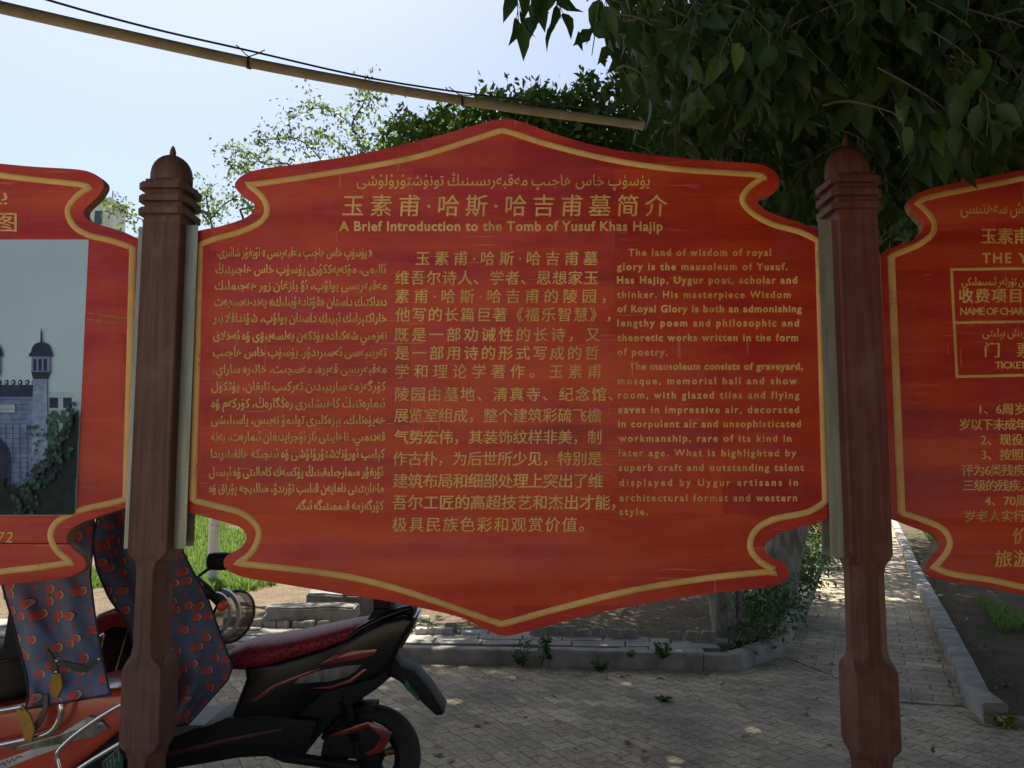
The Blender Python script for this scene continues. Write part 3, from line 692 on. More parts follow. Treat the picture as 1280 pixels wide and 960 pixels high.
for _ in range(40): blob(r2.uniform(-3, 30), r2.uniform(600, 640), r2.uniform(2, 5), 3)
for _ in range(26): blob(r2.uniform(40, 60), r2.uniform(525, 600), r2.uniform(1.2, 3.2), 4)
for _ in range(60): blob(r2.uniform(-540, -60), r2.uniform(570, 630), r2.uniform(10, 22), 3)
for _ in range(150):
    u = r2.random(); x = 22 + 72 * u; blob(x, min(641, 628 - 104 * u ** 1.2 + 14 * r2.gauss(0, .5) + (40 * r2.random() if r2.random() < .5 else 0)), r2.uniform(1.4, 4.2), 7 if r2.random() < .6 else 4)
for yy in range(500, 600, 6): pp([(-290, yy), (43, yy), (43, yy + .5), (-290, yy + .5)], 7)
mb.build('printed_photograph', PRM, T_L, smooth=None)

# right board ---------------------------------------------------------
XMR = 1530
out_r = [(1100, 318), (1113, 310), (1140, 301), (1151, 292), (1154, 282), (1147, 272), (1138, 262), (1137, 251), (1148, 241), (1172, 233), (1217, 224), (1280, 211), (1380, 184), (1460, 158), (1510, 143), (1530, 140)]
out_rb = [(1530, 812), (1505, 806), (1450, 785), (1370, 762), (1280, 744), (1227, 733), (1180, 726), (1163, 720), (1157, 710), (1161, 700), (1170, 690), (1174, 679), (1167, 668.5), (1148, 661), (1127, 653), (1112, 648)]
cu = uv(PL_R, [(XMR, 470)])[0][0]; hu0 = uv(PL_R, out_rb + out_r); hu = trim(hu0, cu, -1)
fl = hu[:-1] + [(2 * cu - a, b_) for a, b_ in hu[::-1]][:-1]
b0 = PL_R.p + PL_R.t * cu
T_R = thing('information_board', 'dark red board at the right edge with a ruled price table in gold', 'sign board', (b0.x, b0.y + .017, min(p[1] for p in fl)))
nH = len(hu); k15 = min(range(len(hu)), key=lambda i: abs(hu[i][0] - hu0[15][0]) + abs(hu[i][1] - hu0[15][1])); ci = [k15, k15 + 1]; ci += [len(fl) - i for i in ci]
board_from(PL_R, crom(fl, 5, True, tuple(ci)), T_R)
ga = [(1530, 154), (1500, 160), (1390, 196), (1280, 222.5), (1217, 235), (1160, 247), (1147, 254)]; ga2 = [(1147, 254), (1160, 266), (1168, 280), (1165, 293), (1150, 305), (1132, 313), (1114, 320)]
gc = [(1127, 641), (1154, 650), (1178, 661), (1187.6, 677.5), (1181, 694), (1168, 709)]; gc2 = [(1168, 709), (1190, 717.5), (1236, 724.5), (1280, 734), (1360, 750), (1440, 772), (1500, 794), (1530, 799)]
half = trim(uv(PL_R, crom(ga, 5) + crom(ga2, 5)[1:] + crom(gc, 5) + crom(gc2, 5)[1:]), cu, -1)
mb = MB(); bead(mb, PL_R, half + [(2 * cu - a, b_) for a, b_ in half[::-1]][1:]); mb.build('gold_border', M_GOLD, T_R, smooth=60)
mb = MB()
for a, b_ in (((1189, 337), (1196, 471)), ((1187.6, 337), (1700, 331)), ((1194.6, 471), (1700, 459)), ((1191, 403.5), (1700, 396)), ((1420, 334), (1423, 465))): strip(mb, PL_R, a, b_, 3.2, .0016 if b_[0] < 1600 else .0019)
mb.build('table_rule', M_GOLD, T_R, smooth=None)
def T(name, lines):
    m = MB()
    for (s, a, b_, y, em, kd, bo) in lines: text_line(m, PL_R, s, a, b_, y, em, kd, bo)
    m.build(name, M_GOLD, T_R, smooth=None)
T('uyghur_title', [('ارىلاش سەھنىسى', 1200.6, 1300, 267, 22, 'ar', .012)])
T('chinese_title', [('玉素甫·哈斯', 1226, 1333, 303, 21.5, 'cj', .016)])
T('english_title', [('THE YUSUF', 1227.5, 1334, 328.5, 17.5, 'la', .026)])
T('uyghur_heading', [('قىلىنىدىغان تۈرلەر ئىسىملىكى', 1202, 1318, 356.5, 13.5, 'ar', .016)])
T('uyghur_heading', [('كىرىش بېلىتى', 1228, 1292, 420.5, 14, 'ar', .012)])
T('chinese_heading', [('收费项目', 1198.6, 1276, 377, 19.5, 'cj', .02)])
T('chinese_heading', [('门', 1231, 1249, 445, 20, 'cj', .012), ('票', 1271, 1291, 445, 20, 'cj', .012)])
T('english_heading', [('NAME OF CHARGE', 1200, 1294, 393.5, 12.8, 'la', .016)])
T('english_heading', [('TICKET', 1244, 1282.5, 460.5, 12.2, 'la', .012)])
T('chinese_text', [('1、6周岁', 1224.5, 1281, 517, 15.5, 'cj', .012), ('岁以下未成年', 1199.7, 1284, 536.3, 15.5, 'cj', .014), ('2、现役军人', 1226, 1310, 555.3, 15.5, 'cj', .008), ('3、按照', 1227, 1279, 574, 15.5, 'cj', .006),
                   ('评为6类残疾', 1202, 1281, 593.5, 15.5, 'cj', .008), ('三级的残疾人', 1203.6, 1290, 612.5, 15.5, 'cj', .008), ('4、70周', 1231, 1283, 631.5, 15.5, 'cj', .008), ('岁老人实行', 1206, 1281, 651, 15.5, 'cj', .008)])
T('chinese_footer', [('价格', 1265.6, 1311, 678, 22, 'cj', .008), ('旅游', 1243.5, 1288, 707, 23, 'cj', .008)])
bpy.data.objects.remove(_to); bpy.data.curves.remove(_tc)

# ------------------------------------------------------------------ posts and steel channels
def octa(h, c, z, cx, cy): 
    c = max(c, .0008)
    return [Vector((cx + x, cy + y, z)) for x, y in ((-h + c, -h), (h - c, -h), (h, -h + c), (h, h - c), (h - c, h), (-h + c, h), (-h, h - c), (-h, -h + c))]
def post(label, cx, cy, mat, k, zt, zs):
    """turned post: zt = list of heights from the spike down to the shaft, zs = chamfer stops down the shaft"""
    t = thing('carved_post', label, 'post', (cx, cy, 0))
    H = .0575 * k; m = MB(); rings = []
    # shaft from the ground up: foot block, necks with stopped chamfers, blocks
    def neck(z0, z1):     # z0 low, z1 high
        e = .032
        return [(z0, H, .004), (z0 + .012, H - .002, .011), (z0 + e, H - .0075, .027), (z0 + e * 1.8, H - .0095, .033), (z1 - e * 1.8, H - .0095, .033), (z1 - e, H - .0075, .027), (z1 - .012, H - .002, .011), (z1, H, .004)]
    prof = [(0, H * 1.02, .004), (.22, H, .004)] + neck(.26, zs[2])[1:] + [(zs[1], H, .004)] + neck(zs[1], zs[0])[1:] + [(zt[3], H, .004)]
    for z, h, c in prof: rings.append(octa(h, c, z, cx, cy))
    m.loft(rings); m.build('shaft', mat, t, smooth=25)
    m = MB(); rings = []; step = (zt[2] - zt[3]) / 7.0; z = zt[3] + .0005
    for i in range(3):
        rings += [octa(H * .97, .004, z, cx, cy), octa(H * .97, .004, z + step * 1.0, cx, cy), octa(H * 1.26, .019, z + step * 1.05, cx, cy), octa(H * 1.26, .019, z + step * 2.05, cx, cy), octa(H * .97, .004, z + step * 2.1, cx, cy)]
        z += step * 2.1
    rings.append(octa(H * .97, .004, zt[2], cx, cy)); m.loft(rings); m.build('stepped_collar', mat, t, smooth=None)
    r = .061 * k; hd = zt[1] - zt[2]
    m = MB(); pr = []
    for f in (.0, .22, .27, .275, .45, .5, .505, .65, .78, .88, .95, .985, 1.0):
        rr = r * (1 - max(0, (f - .15) / .85) ** 2.6) ** .55 if f < 1 else .001
        if abs(f - .27) < .001 or abs(f - .5) < .001: rr -= .0012
        pr.append((max(rr, .001), f * hd))
    m.lathe(pr, (cx, cy, zt[2] + .0005), n=40); m.build('dome', mat, t, smooth=50)
    m = MB(); hs = zt[0] - zt[1] + .006
    m.lathe([(.0095, 0), (.0095, hs * .35), (.0085, hs * .6), (.005, hs * .85), (.001, hs)], (cx, cy, zt[1] - .006), n=16); m.build('spike', mat, t, smooth=50)
    return t
zP = lambda y, Y=2.25: P(640, y, Y).z
post('brown carved wooden post with domed cap between left and central boards', -1.0495, 2.30, M_POST, 1.0, [zP(174), zP(187), zP(224), zP(276, 2.243)], [zP(690, 2.243), zP(838, 2.243), zP(932, 2.243)])
post('reddish carved wooden post whose domed cap sits under hanging leaves', 1.034, 2.30, M_POST2, 1.06, [zP(158), zP(176), zP(217), zP(270, 2.243)], [zP(694, 2.243), zP(842, 2.243), zP(938, 2.243)])
def channel(label, x0, x1, yc, z0, z1, open_right):
    m = MB(); th = .0022; a, b_ = yc - .031, yc + .031
    m.box(x0, x1, a, a + th, z0, z1); m.box(x0, x1, b_ - th, b_, z0, z1)
    xw = x0 if open_right else x1 - th
    m.box(xw, xw + th, a + th + .0001, b_ - th - .0001, z0, z1)
    o = m.build('steel_channel', M_STEEL, None, smooth=None)
    return tag(o, label, 'steel channel', 'steel channels holding the boards')
channel('grey steel channel on left side of the brown carved post', -1.0495 - .0575 - .030, -1.0495 - .0578, 2.315, zP(686, 2.28), zP(283, 2.28), False)
channel('grey steel channel between the brown carved post and the central board', -1.0495 + .0578, -1.0495 + .0575 + .036, 2.315, zP(686, 2.28), zP(281, 2.28), True)
channel('grey steel channel between the central board and the reddish carved post', 1.034 - .061 - .040, 1.034 - .0613, 2.315, zP(697, 2.28), zP(274, 2.28), False)
channel('grey steel channel on right side of the reddish carved post', 1.034 + .0613, 1.034 + .061 + .030, 2.345, zP(696, 2.3), zP(274, 2.3), True)

# ------------------------------------------------------------------ black and red electric scooter (heading left)
M_BLK = pm('black_gloss_plastic', (.006, .006, .007), rough=.24, spec=.3, coat=.08, bump=.03, bscale=30)
M_BLKM = pm('black_matt_plastic', (.012, .012, .0125), (.008, .008, .0085), scale=30, spec=.25, rough=.6, bump=.1, bscale=200)
M_TYRE = pm('tyre_rubber', (.022, .021, .02), (.035, .032, .028), scale=14, rough=.85, bump=.3, bscale=120)
M_RGLOSS = pm('red_gloss_plastic', (.25, .014, .017), (.20, .010, .013), scale=4, rough=.2, coat=.7)
M_ORED = pm('orange_red_plastic', (.58, .075, .025), (.50, .055, .02), scale=4, rough=.25, coat=.6)
M_CHROME = pm('chrome', (.75, .74, .72), (.6, .59, .57), scale=20, rough=.12, metal=1)
M_GREY = pm('grey_decal', (.22, .22, .22), (.06, .06, .06), scale=30, stretch=(1, 1, .3), rough=.4)
M_MAT = pm('grey_floor_mat', (.16, .16, .165), (.12, .12, .125), scale=20, rough=.6, bump=.3, bscale=80)
M_PLATE = pm('green_plate', (.03, .15, .10), (.02, .11, .075), scale=20, rough=.4)
M_MARK = pm('plate_mark', (.5, .55, .5), rough=.5)
M_BRASS = pm('orange_anodised', (.60, .17, .04), rough=.3, metal=.6)
M_ORANGE = pm('orange_ring', (.75, .10, .02), rough=.3, coat=.4)
def seat_mat():
    m, n, l, b = newmat('crimson_spotted_seat')
    tc = n.new('ShaderNodeTexCoord'); v = n.new('ShaderNodeTexVoronoi'); v.inputs['Scale'].default_value = 62; l.new(tc.outputs['Object'], v.inputs['Vector'])
    sp = mth(n, l, 'LESS_THAN', v.outputs['Distance'], .36)
    nz = n.new('ShaderNodeTexNoise'); nz.inputs['Scale'].default_value = 5; nz.inputs['Detail'].default_value = 5; l.new(tc.outputs['Object'], nz.inputs['Vector'])
    r = ramp(n, [(.35, (.24, .012, .022)), (.7, (.34, .022, .035))]); l.new(nz.outputs['Fac'], r.inputs[0])
    l.new(mixc(n, l, mth(n, l, 'MULTIPLY', sp, .85), r.outputs[0], (.03, .006, .01)), b.inputs['Base Color'])
    b.inputs['Roughness'].default_value = .5; b.inputs['Specular IOR Level'].default_value = .3
    return m
M_SEAT = seat_mat()
YC = 3.43
def S(px, py, Y=3.29): p = P(px, py, Y); return (p.x, p.z)
def Spoly(pts, Y=3.29): return [S(a, b_, Y) for a, b_ in pts]
def sring(x, zc, hw, hh, yc, n=20, e=2.6):
    out = []
    for j in range(n):
        a = 2 * math.pi * j / n; c, s = math.cos(a), math.sin(a)
        out.append(Vector((x, yc + hw * math.copysign(abs(c) ** (2 / e), c), zc + hh * math.copysign(abs(s) ** (2 / e), s))))
    return out
def wheel(name_t, cx, cy, cz, Ro, wd, parent, spokes=5, accent=None, rimm=None):
    rt = wd
    m = MB(); pr = []
    for j in range(17):
        a = 2 * math.pi * j / 16; pr.append((Ro - rt * .42 + rt * .42 * math.cos(a) * 1.0, rt * .5 * math.sin(a)))
    m.lathe(pr, (cx, cy, cz), 'Y', n=48)
    root = m.build(name_t, M_TYRE, parent, smooth=50)
    ri = Ro - rt * .78; m = MB()
    m.lathe([(ri, -rt * .36), (ri + .012, -rt * .42), (ri + .012, rt * .42), (ri, rt * .36), (ri - .012, rt * .2), (ri - .012, -rt * .2), (ri, -rt * .36)], (cx, cy, cz), 'Y', n=40)
    m.lathe([(.001, -rt * .5), (.05, -rt * .5), (.055, -rt * .3), (.055, rt * .3), (.05, rt * .5), (.001, rt * .5)], (cx, cy, cz), 'Y', n=24)
    for k in range(spokes):
        a = 2 * math.pi * k / spokes + .3; d = Vector((math.cos(a), 0, math.sin(a))); q = Vector((-d.z, 0, d.x))
        rings = []
        for r_, wq in ((.045, .02), (ri * .6, .013), (ri - .004, .019)):
            c0 = Vector((cx, cy, cz)) + d * r_
            rings.append([c0 + q * wq + Vector((0, .016, 0)), c0 - q * wq + Vector((0, .016, 0)), c0 - q * wq - Vector((0, .016, 0)), c0 + q * wq - Vector((0, .016, 0))])
        m.loft(rings)
    m.build('rim', rimm or M_BLKM, root, smooth=40)
    if accent:
        for k in range(spokes):
            a = 2 * math.pi * k / spokes + .3; d = Vector((math.cos(a), 0, math.sin(a))); m = MB()
            c0 = Vector((cx, cy - .021, cz)); m.tube([c0 + d * (ri * .58), c0 + d * (ri * .93)], .0085, 8); m.build('spoke_accent', accent, root)
    return root
SB = thing('electric_scooter', 'black electric scooter with crimson spotted seat parked below the central board', 'scooter', (-1.15, YC, .004))
wx, wz = S(464, 936, YC); 
wheel('wheel', wx, YC, .218, .214, .125, SB, 5, M_BRASS)
wheel('wheel', wx - 1.27, YC, .205, .2, .10, SB, 5, M_BRASS)
hw = lambda d: (YC - d, YC + d)
slab('body', Spoly([(303, 832), (345, 829), (400, 813), (431, 801), (455, 787), (480, 776), (505, 770), (518, 774), (516, 784), (503, 803), (494, 822), (480, 842), (462, 852), (440, 858), (402, 868), (382, 884), (364, 903), (330, 907), (287, 899), (296, 876), (306, 850)]), *hw(.135), M_BLK, SB, .022, 3)
slab('under_body', Spoly([(330, 880), (402, 862), (448, 852), (480, 842), (486, 850), (470, 864), (440, 884), (414, 905), (396, 925), (378, 948), (352, 958), (330, 950)]), *hw(.11), M_BLKM, SB, .012)
rt_ = slab('red_side_panel', Spoly([(396, 832), (418, 819), (440, 813), (472, 811), (468, 819), (446, 825), (424, 828)]), YC - .142, YC + .142, M_RGLOSS, SB, .006)
slab('red_side_line', Spoly([(312, 877), (340, 857), (362, 848), (386, 839), (402, 835), (398, 839), (366, 851), (345, 860), (322, 876)]), YC - .1395, YC + .1395, M_RGLOSS, SB, .003)
slab('red_lower_line', Spoly([(385, 861), (412, 858), (436, 850), (455, 836), (459, 837), (440, 853), (414, 861)]), YC - .1395, YC + .1395, M_RGLOSS, SB, .002)
slab('grey_decal', Spoly([(366, 855), (376, 846), (402, 838), (430, 833), (452, 831), (446, 838), (434, 846), (412, 852)]), YC - .1375, YC + .1375, M_GREY, SB, .001)
# seat
rings = []
for px, t, b_, h in ((290, 811, 820, .035), (294, 802, 829, .085), (303, 795, 831, .115), (320, 789, 831, .135), (345, 785, 827, .145), (378, 780, 816, .143), (410, 773, 807, .135), (440, 766, 796, .122), (460, 763, 785, .105), (471, 765, 780, .08), (475, 768, 776, .04)):
    xt, zt_ = S(px, t, YC + .04); _, zb = S(px, b_, YC - .1)
    rings.append(sring(xt, (zt_ + zb) / 2 - .028, h * 1.03, (zt_ - zb) / 2 + .004, YC, 28, 2.5))
MB().loft(rings).build('seat', M_SEAT, SB, smooth=60)
# tail: grab rail, lamp, mudguard, plate
for sg in (-1, 1):
    m = MB(); pts = [S(431, 800, YC - .1), S(450, 786, YC - .1), (S(478, 772, YC - .1)), S(503, 763, YC - .1), S(515, 760, YC - .08)]
    m.tube([Vector((x, YC + sg * (.115 - .01 * i), z)) for i, (x, z) in enumerate(pts)], [.008, .014, .016, .015, .012], 10); m.build('grab_rail', M_BLK, SB, smooth=60)
slab('tail_cap', Spoly([(463, 770), (471, 756), (492, 757), (521, 755), (520, 763), (502, 772), (480, 778)], YC), *hw(.085), M_BLKM, SB, .012)
slab('backrest_bracket', Spoly([(470, 764), (470, 735), (489, 735), (492, 757), (484, 764)], YC), *hw(.07), M_BLKM, SB, .006)
M_SMOKE = pm('smoked_lens', (.10, .085, .075), (.05, .04, .04), scale=20, rough=.1, coat=.8)
slab('tail_lamp', Spoly([(496, 812), (508, 792), (519, 776), (521, 778), (511, 796), (500, 815)]), *hw(.09), M_SMOKE, SB, .004)
mg = slab('rear_mudguard', Spoly([(470, 820), (490, 824), (498, 838), (515, 845), (535, 868), (553.7, 897), (551, 901), (543, 901.5), (528, 888), (512, 872), (496, 858), (478, 848), (462, 838)]), *hw(.075), M_BLKM, SB, .009, 2)
m = MB(); a, b_, c, d = P(506, 836, YC - .035), P(526, 862, YC - .035), P(523.5, 876, YC - .11), P(505.5, 857, YC - .11)
nn = (b_ - a).cross(d - a).normalized(); nn = nn if nn.y < 0 else -nn
m.add([a, b_, c, d, a - nn * .004, b_ - nn * .004, c - nn * .004, d - nn * .004], [(0, 1, 2, 3), (7, 6, 5, 4), (0, 4, 5, 1), (1, 5, 6, 2), (2, 6, 7, 3), (3, 7, 4, 0)])
pl_ = m.build('license_plate', M_PLATE, SB, smooth=None)
m = MB(); q = lambda u, v: a.lerp(b_, u).lerp(d.lerp(c, u), v) + nn * .0008
for (u0, u1, v0, v1) in ((.06, .94, .05, .075), (.06, .94, .925, .95), (.3, .36, .16, .4), (.42, .6, .2, .25), (.42, .48, .2, .42), (.66, .7, .16, .4), (.14, .18, .55, .85), (.24, .38, .56, .6), (.24, .28, .56, .86), (.46, .6, .8, .84), (.56, .6, .55, .84), (.7, .84, .68, .72), (.7, .74, .56, .86)): m.add([q(u0, v0), q(u1, v0), q(u1, v1), q(u0, v1)], [(0, 1, 2, 3)])
m.build('plate_marks', M_MARK, pl_, smooth=None)
# fender over wheel, motor cover
m = MB(); rr = .224
rings = []
for k in range(9):
    a_ = R(84 + k * 9); ca, sa = math.cos(a_), math.sin(a_)
    rings.append([Vector((wx + r_ * ca, YC + y, .218 + r_ * sa)) for r_, y in ((rr - .02, -.058), (rr, -.05), (rr + .008, 0), (rr, .05), (rr - .02, .058), (rr - .024, .056), (rr - .006, .046), (rr, 0), (rr - .006, -.046), (rr - .024, -.056))])
m.loft(rings); m.build('inner_fender', M_BLKM, SB, smooth=50)
YM = YC - .11
slab('motor_cover', Spoly([(404, 922), (440, 910), (462, 905), (478, 918), (482, 930), (472, 944), (452, 950), (412, 948)], YM), YM, YM + .05, M_BLKM, SB, .014, 3)
slab('red_motor_trim', Spoly([(405, 921), (432, 911), (460, 901.5), (476, 908), (489, 917.5), (486, 927), (477, 941), (458, 945), (456, 941), (467, 936), (476, 922), (461, 908), (434, 918)], YM - .012), YM - .014, YM + .02, M_RGLOSS, SB, .005)
m = MB(); m.tube([Vector((wx - .02, YC - .12, .218)), Vector((wx - .35, YC - .09, .25))], .022, 10); m.build('swing_arm', M_BLKM, SB)
for sg in (-1, 1):
    m = MB(); m.tube([Vector((wx - .03, YC + sg * .1, .25)), Vector((wx - .1, YC + sg * .1, .52))], .018, 12)
    for k in range(9): m.lathe([(.019, 0), (.028, .006), (.019, .012)], (wx - .05 - .0062 * k, YC + sg * .1, .32 + .018 * k), n=12)
    m.build('shock_absorber', M_BLKM, SB, smooth=50)
# floor, leg shield, front
slab('floorboard', Spoly([(80, 930), (150, 925), (218, 922), (284, 896), (330, 892), (372, 898), (398, 900), (388, 930), (352, 946), (300, 948), (218, 962), (80, 962)]), *hw(.145), M_BLKM, SB, .02, 2)
slab('red_floor_line', Spoly([(120, 944), (218, 938), (290, 921), (352, 910), (352, 913), (290, 926), (218, 944), (120, 950)]), YC - .1475, YC + .1475, pm('dull_red_plastic', (.10, .012, .012), rough=.4), SB, .001)
m = MB(); zf = S(250, 910)[1]
x0, x1 = S(110, 905)[0], S(300, 905)[0]
m.box(x0, x1, YC - .125, YC + .125, zf - .06, zf + .006); m.build('floor_mat', M_MAT, SB, smooth=None)
slab('leg_shield', Spoly([(150, 930), (176, 905), (196, 840), (212, 760), (222, 716), (212, 712), (186, 760), (160, 850), (128, 925)], YC), *hw(.17), M_BLK, SB, .02, 3)
slab('front_cowl', Spoly([(222, 722), (214, 704), (186, 712), (160, 745), (140, 790), (130, 850), (150, 880), (176, 850), (200, 770)], YC), *hw(.10), M_BLK, SB, .03, 3)
slab('red_beak', Spoly([(119, 778), (132, 764), (152, 757), (168, 760), (172, 782), (150, 780), (132, 790), (120, 794)], YC - .1), YC - .16, YC + .16, M_RGLOSS, SB, .012, 3)
slab('headlamp', Spoly([(124, 794), (140, 788), (166, 786), (160, 826), (140, 832), (126, 820)], YC), *hw(.09), M_SMOKE, SB, .012, 2)
fx = wx - 1.27
for sg in (-1, 1):
    m = MB(); m.tube([Vector((fx, YC + sg * .085, .205)), Vector((fx + .07, YC + sg * .085, .42)), Vector((fx + .16, YC + sg * .07, .62))], .018, 10); m.build('fork_leg', M_BLKM, SB)
m = MB(); rings = []
for k in range(9):
    a_ = R(25 + k * 17); ca, sa = math.cos(a_), math.sin(a_)
    rings.append([Vector((fx + r_ * ca, YC + y, .205 + r_ * sa)) for r_, y in ((.205, -.062), (.228, -.05), (.234, 0), (.228, .05), (.205, .062), (.2, .06), (.222, .045), (.226, 0), (.222, -.045), (.2, -.06))])
m.loft(rings); m.build('front_mudguard', M_BLK, SB, smooth=50)
hbx, hbz = S(224, 716, YC)
hl = P(262, 742, YC - .22); hr_ = Vector((hbx - .10, YC + .30, hbz + .03))
m = MB(); m.tube([hl, Vector((hbx + .02, YC - .08, hbz + .02)), Vector((hbx - .03, YC + .08, hbz + .03)), hr_], .013, 10)
hb = m.build('handlebar', M_BLKM, SB, smooth=60)
ge = P(279, 758, YC - .31); gs = P(256, 736, YC - .2)
m = MB(); m.tube([gs, gs.lerp(ge, .5), ge], [.017, .016, .018], 14); gp = m.build('grip', M_BLKM, hb, smooth=60)
for f_ in (.02, .98):
    c_ = gs.lerp(ge, f_); dd = (ge - gs).normalized() * .008
    m = MB(); m.tube([c_ - dd, c_, c_ + dd], [.019, .024, .019], 16); m.build('orange_ring', M_ORANGE, gp, smooth=60)
m = MB(); lv = [P(247, 722, YC - .2), P(262, 735, YC - .27), P(272, 745, YC - .32)]; m.tube(lv, [.008, .007, .005], 8); m.build('brake_lever', M_BLKM, hb)
# hand guard: smoky shell with two pale ribs
gc_ = P(286, 769, YC - .10)
M_SHELL, n_, l_, b_s = newmat('smoky_shell'); b_s.inputs['Base Color'].default_value = (.12, .07, .045, 1); b_s.inputs['Roughness'].default_value = .15; b_s.inputs['Alpha'].default_value = .62
M_RIB = pm('pale_lilac_plastic', (.30, .28, .31), (.24, .22, .25), scale=10, rough=.3, coat=.3)
ax_ = Vector((.72, -.45, -.1)).normalized(); uu = Vector((0, 0, 1)); vv = ax_.cross(uu).normalized(); uu = vv.cross(ax_)
m = MB(); rings = []
for r_, d_ in ((.088, 0), (.105, .022), (.108, .036), (.095, .044), (.05, .05), (.002, .052)):
    rings.append([gc_ + ax_ * d_ + (uu * math.cos(t) + vv * math.sin(t)) * r_ for t in np.linspace(0, 2 * math.pi, 29)[:-1]])
m.loft(rings, cap=False); m.build('hand_guard', M_SHELL, hb, smooth=60)
m = MB(); rg = gc_ + ax_ * .03; m.tube([rg + (uu * math.cos(t) + vv * math.sin(t)) * .107 for t in np.linspace(0, 2 * math.pi, 29)], .006, 8); m.build('guard_rim', M_BLKM, hb, smooth=60)
for dx_, rr_ in ((-.010, .080), (.014, .094)):
    m = MB(); rings = []
    for t in np.linspace(R(-75), R(85), 17):
        c0 = P(271, 767, YC - .22) + Vector((dx_, 0, 0)); d = Vector((math.cos(t) * .85, -.1 * math.cos(t), math.sin(t)))
        p_ = c0 + d * rr_
        rings.append([p_ + d * .007 + Vector((0, .012, 0)), p_ + d * .009 - Vector((0, .012, 0)), p_ - d * .007 - Vector((0, .012, 0)), p_ - d * .009 + Vector((0, .012, 0))])
    m.loft(rings); m.build('guard_rib', M_RIB, hb, smooth=60)
# mirror
m = MB(); m.tube([P(240, 727, YC - .12), P(254, 716, YC - .13), P(265, 708, YC - .14), P(270, 704, YC - .14)], [.006, .006, .008, .012], 8)
mi = m.build('mirror_stem', M_BLKM, hb, smooth=60)
m = MB(); c0 = P(272, 701.5, YC - .15); rings = []
for sx, sc_ in ((-.042, .55), (-.034, .9), (-.01, 1.0), (.03, 1.0), (.062, .9), (.07, .55)):
    rings.append([c0 + Vector((sx, .03 * math.copysign(abs(math.cos(t)) ** .8, math.cos(t)) * sc_, .037 * math.copysign(abs(math.sin(t)) ** .6, math.sin(t)) * sc_)) for t in np.linspace(0, 2 * math.pi, 17)[:-1]])
m.loft(rings); m.build('mirror_shell', M_BLKM, mi, smooth=45)
m = MB(); k0 = Vector(( *S(262, 950), 0)); m.tube([Vector((S(264, 945)[0], YC - .12, .14)), Vector((S(262, 965)[0], YC - .17, .012)), Vector((S(262, 965)[0] + .05, YC - .175, .012))], .011, 8); m.build('kickstand', M_BLKM, SB)

# ------------------------------------------------------------------ cloth wind aprons
def cloth_mat():
    m, n, l, b = newmat('blue_spotted_cloth')
    tc = n.new('ShaderNodeTexCoord'); sx_ = n.new('ShaderNodeSeparateXYZ'); l.new(tc.outputs['Object'], sx_.inputs[0]); cx_ = n.new('ShaderNodeCombineXYZ'); l.new(sx_.outputs[0], cx_.inputs[0]); l.new(sx_.outputs[2], cx_.inputs[1]); mp = n.new('ShaderNodeMapping'); mp.inputs['Rotation'].default_value = (0, 0, R(14)); l.new(cx_.outputs[0], mp.inputs[0])
    def cells(sc, rnd, off):
        m2 = n.new('ShaderNodeMapping'); m2.inputs['Location'].default_value = off; l.new(mp.outputs[0], m2.inputs[0])
        v = n.new('ShaderNodeTexVoronoi'); v.voronoi_dimensions = '2D'; v.inputs['Scale'].default_value = sc; v.inputs['Randomness'].default_value = rnd; l.new(m2.outputs[0], v.inputs['Vector']); return v
    nz = n.new('ShaderNodeTexNoise'); nz.inputs['Scale'].default_value = 9; nz.inputs['Detail'].default_value = 4; l.new(tc.outputs['Object'], nz.inputs['Vector'])
    base = ramp(n, [(.35, (.088, .125, .225)), (.65, (.125, .17, .295))]); l.new(nz.outputs['Fac'], base.inputs[0])
    va = cells(17, .8, (0, 0, 0)); vb = cells(17, .8, (.006, .002, 0)); vc = cells(27, .9, (.3, .2, 0))
    sel = n.new('ShaderNodeSeparateColor'); l.new(va.outputs['Color'], sel.inputs[0])
    c = base.outputs[0]
    c = mixc(n, l, mth(n, l, 'LESS_THAN', vc.outputs['Distance'], .17), c, (.36, .085, .085))
    c = mixc(n, l, mth(n, l, 'LESS_THAN', va.outputs['Distance'], .31), c, (.035, .035, .06))
    c = mixc(n, l, mth(n, l, 'LESS_THAN', va.outputs['Distance'], .26), c, (.50, .36, .27))
    c = mixc(n, l, mth(n, l, 'LESS_THAN', vb.outputs['Distance'], .255), c, (.48, .085, .07))
    l.new(c, b.inputs['Base Color']); b.inputs['Roughness'].default_value = .75; b.inputs['Sheen Weight'].default_value = .15
    bp = n.new('ShaderNodeBump'); bp.inputs['Strength'].default_value = .25; bp.inputs['Distance'].default_value = .01; l.new(nz.outputs['Fac'], bp.inputs['Height']); l.new(bp.outputs[0], b.inputs['Normal'])
    return m
M_CLOTH = cloth_mat()
M_HEM = pm('dark_hem', (.03, .035, .06), rough=.8)
def interp(tab, y):
    ys = [t[0] for t in tab]
    return np.interp(y, ys, [t[1] for t in tab])
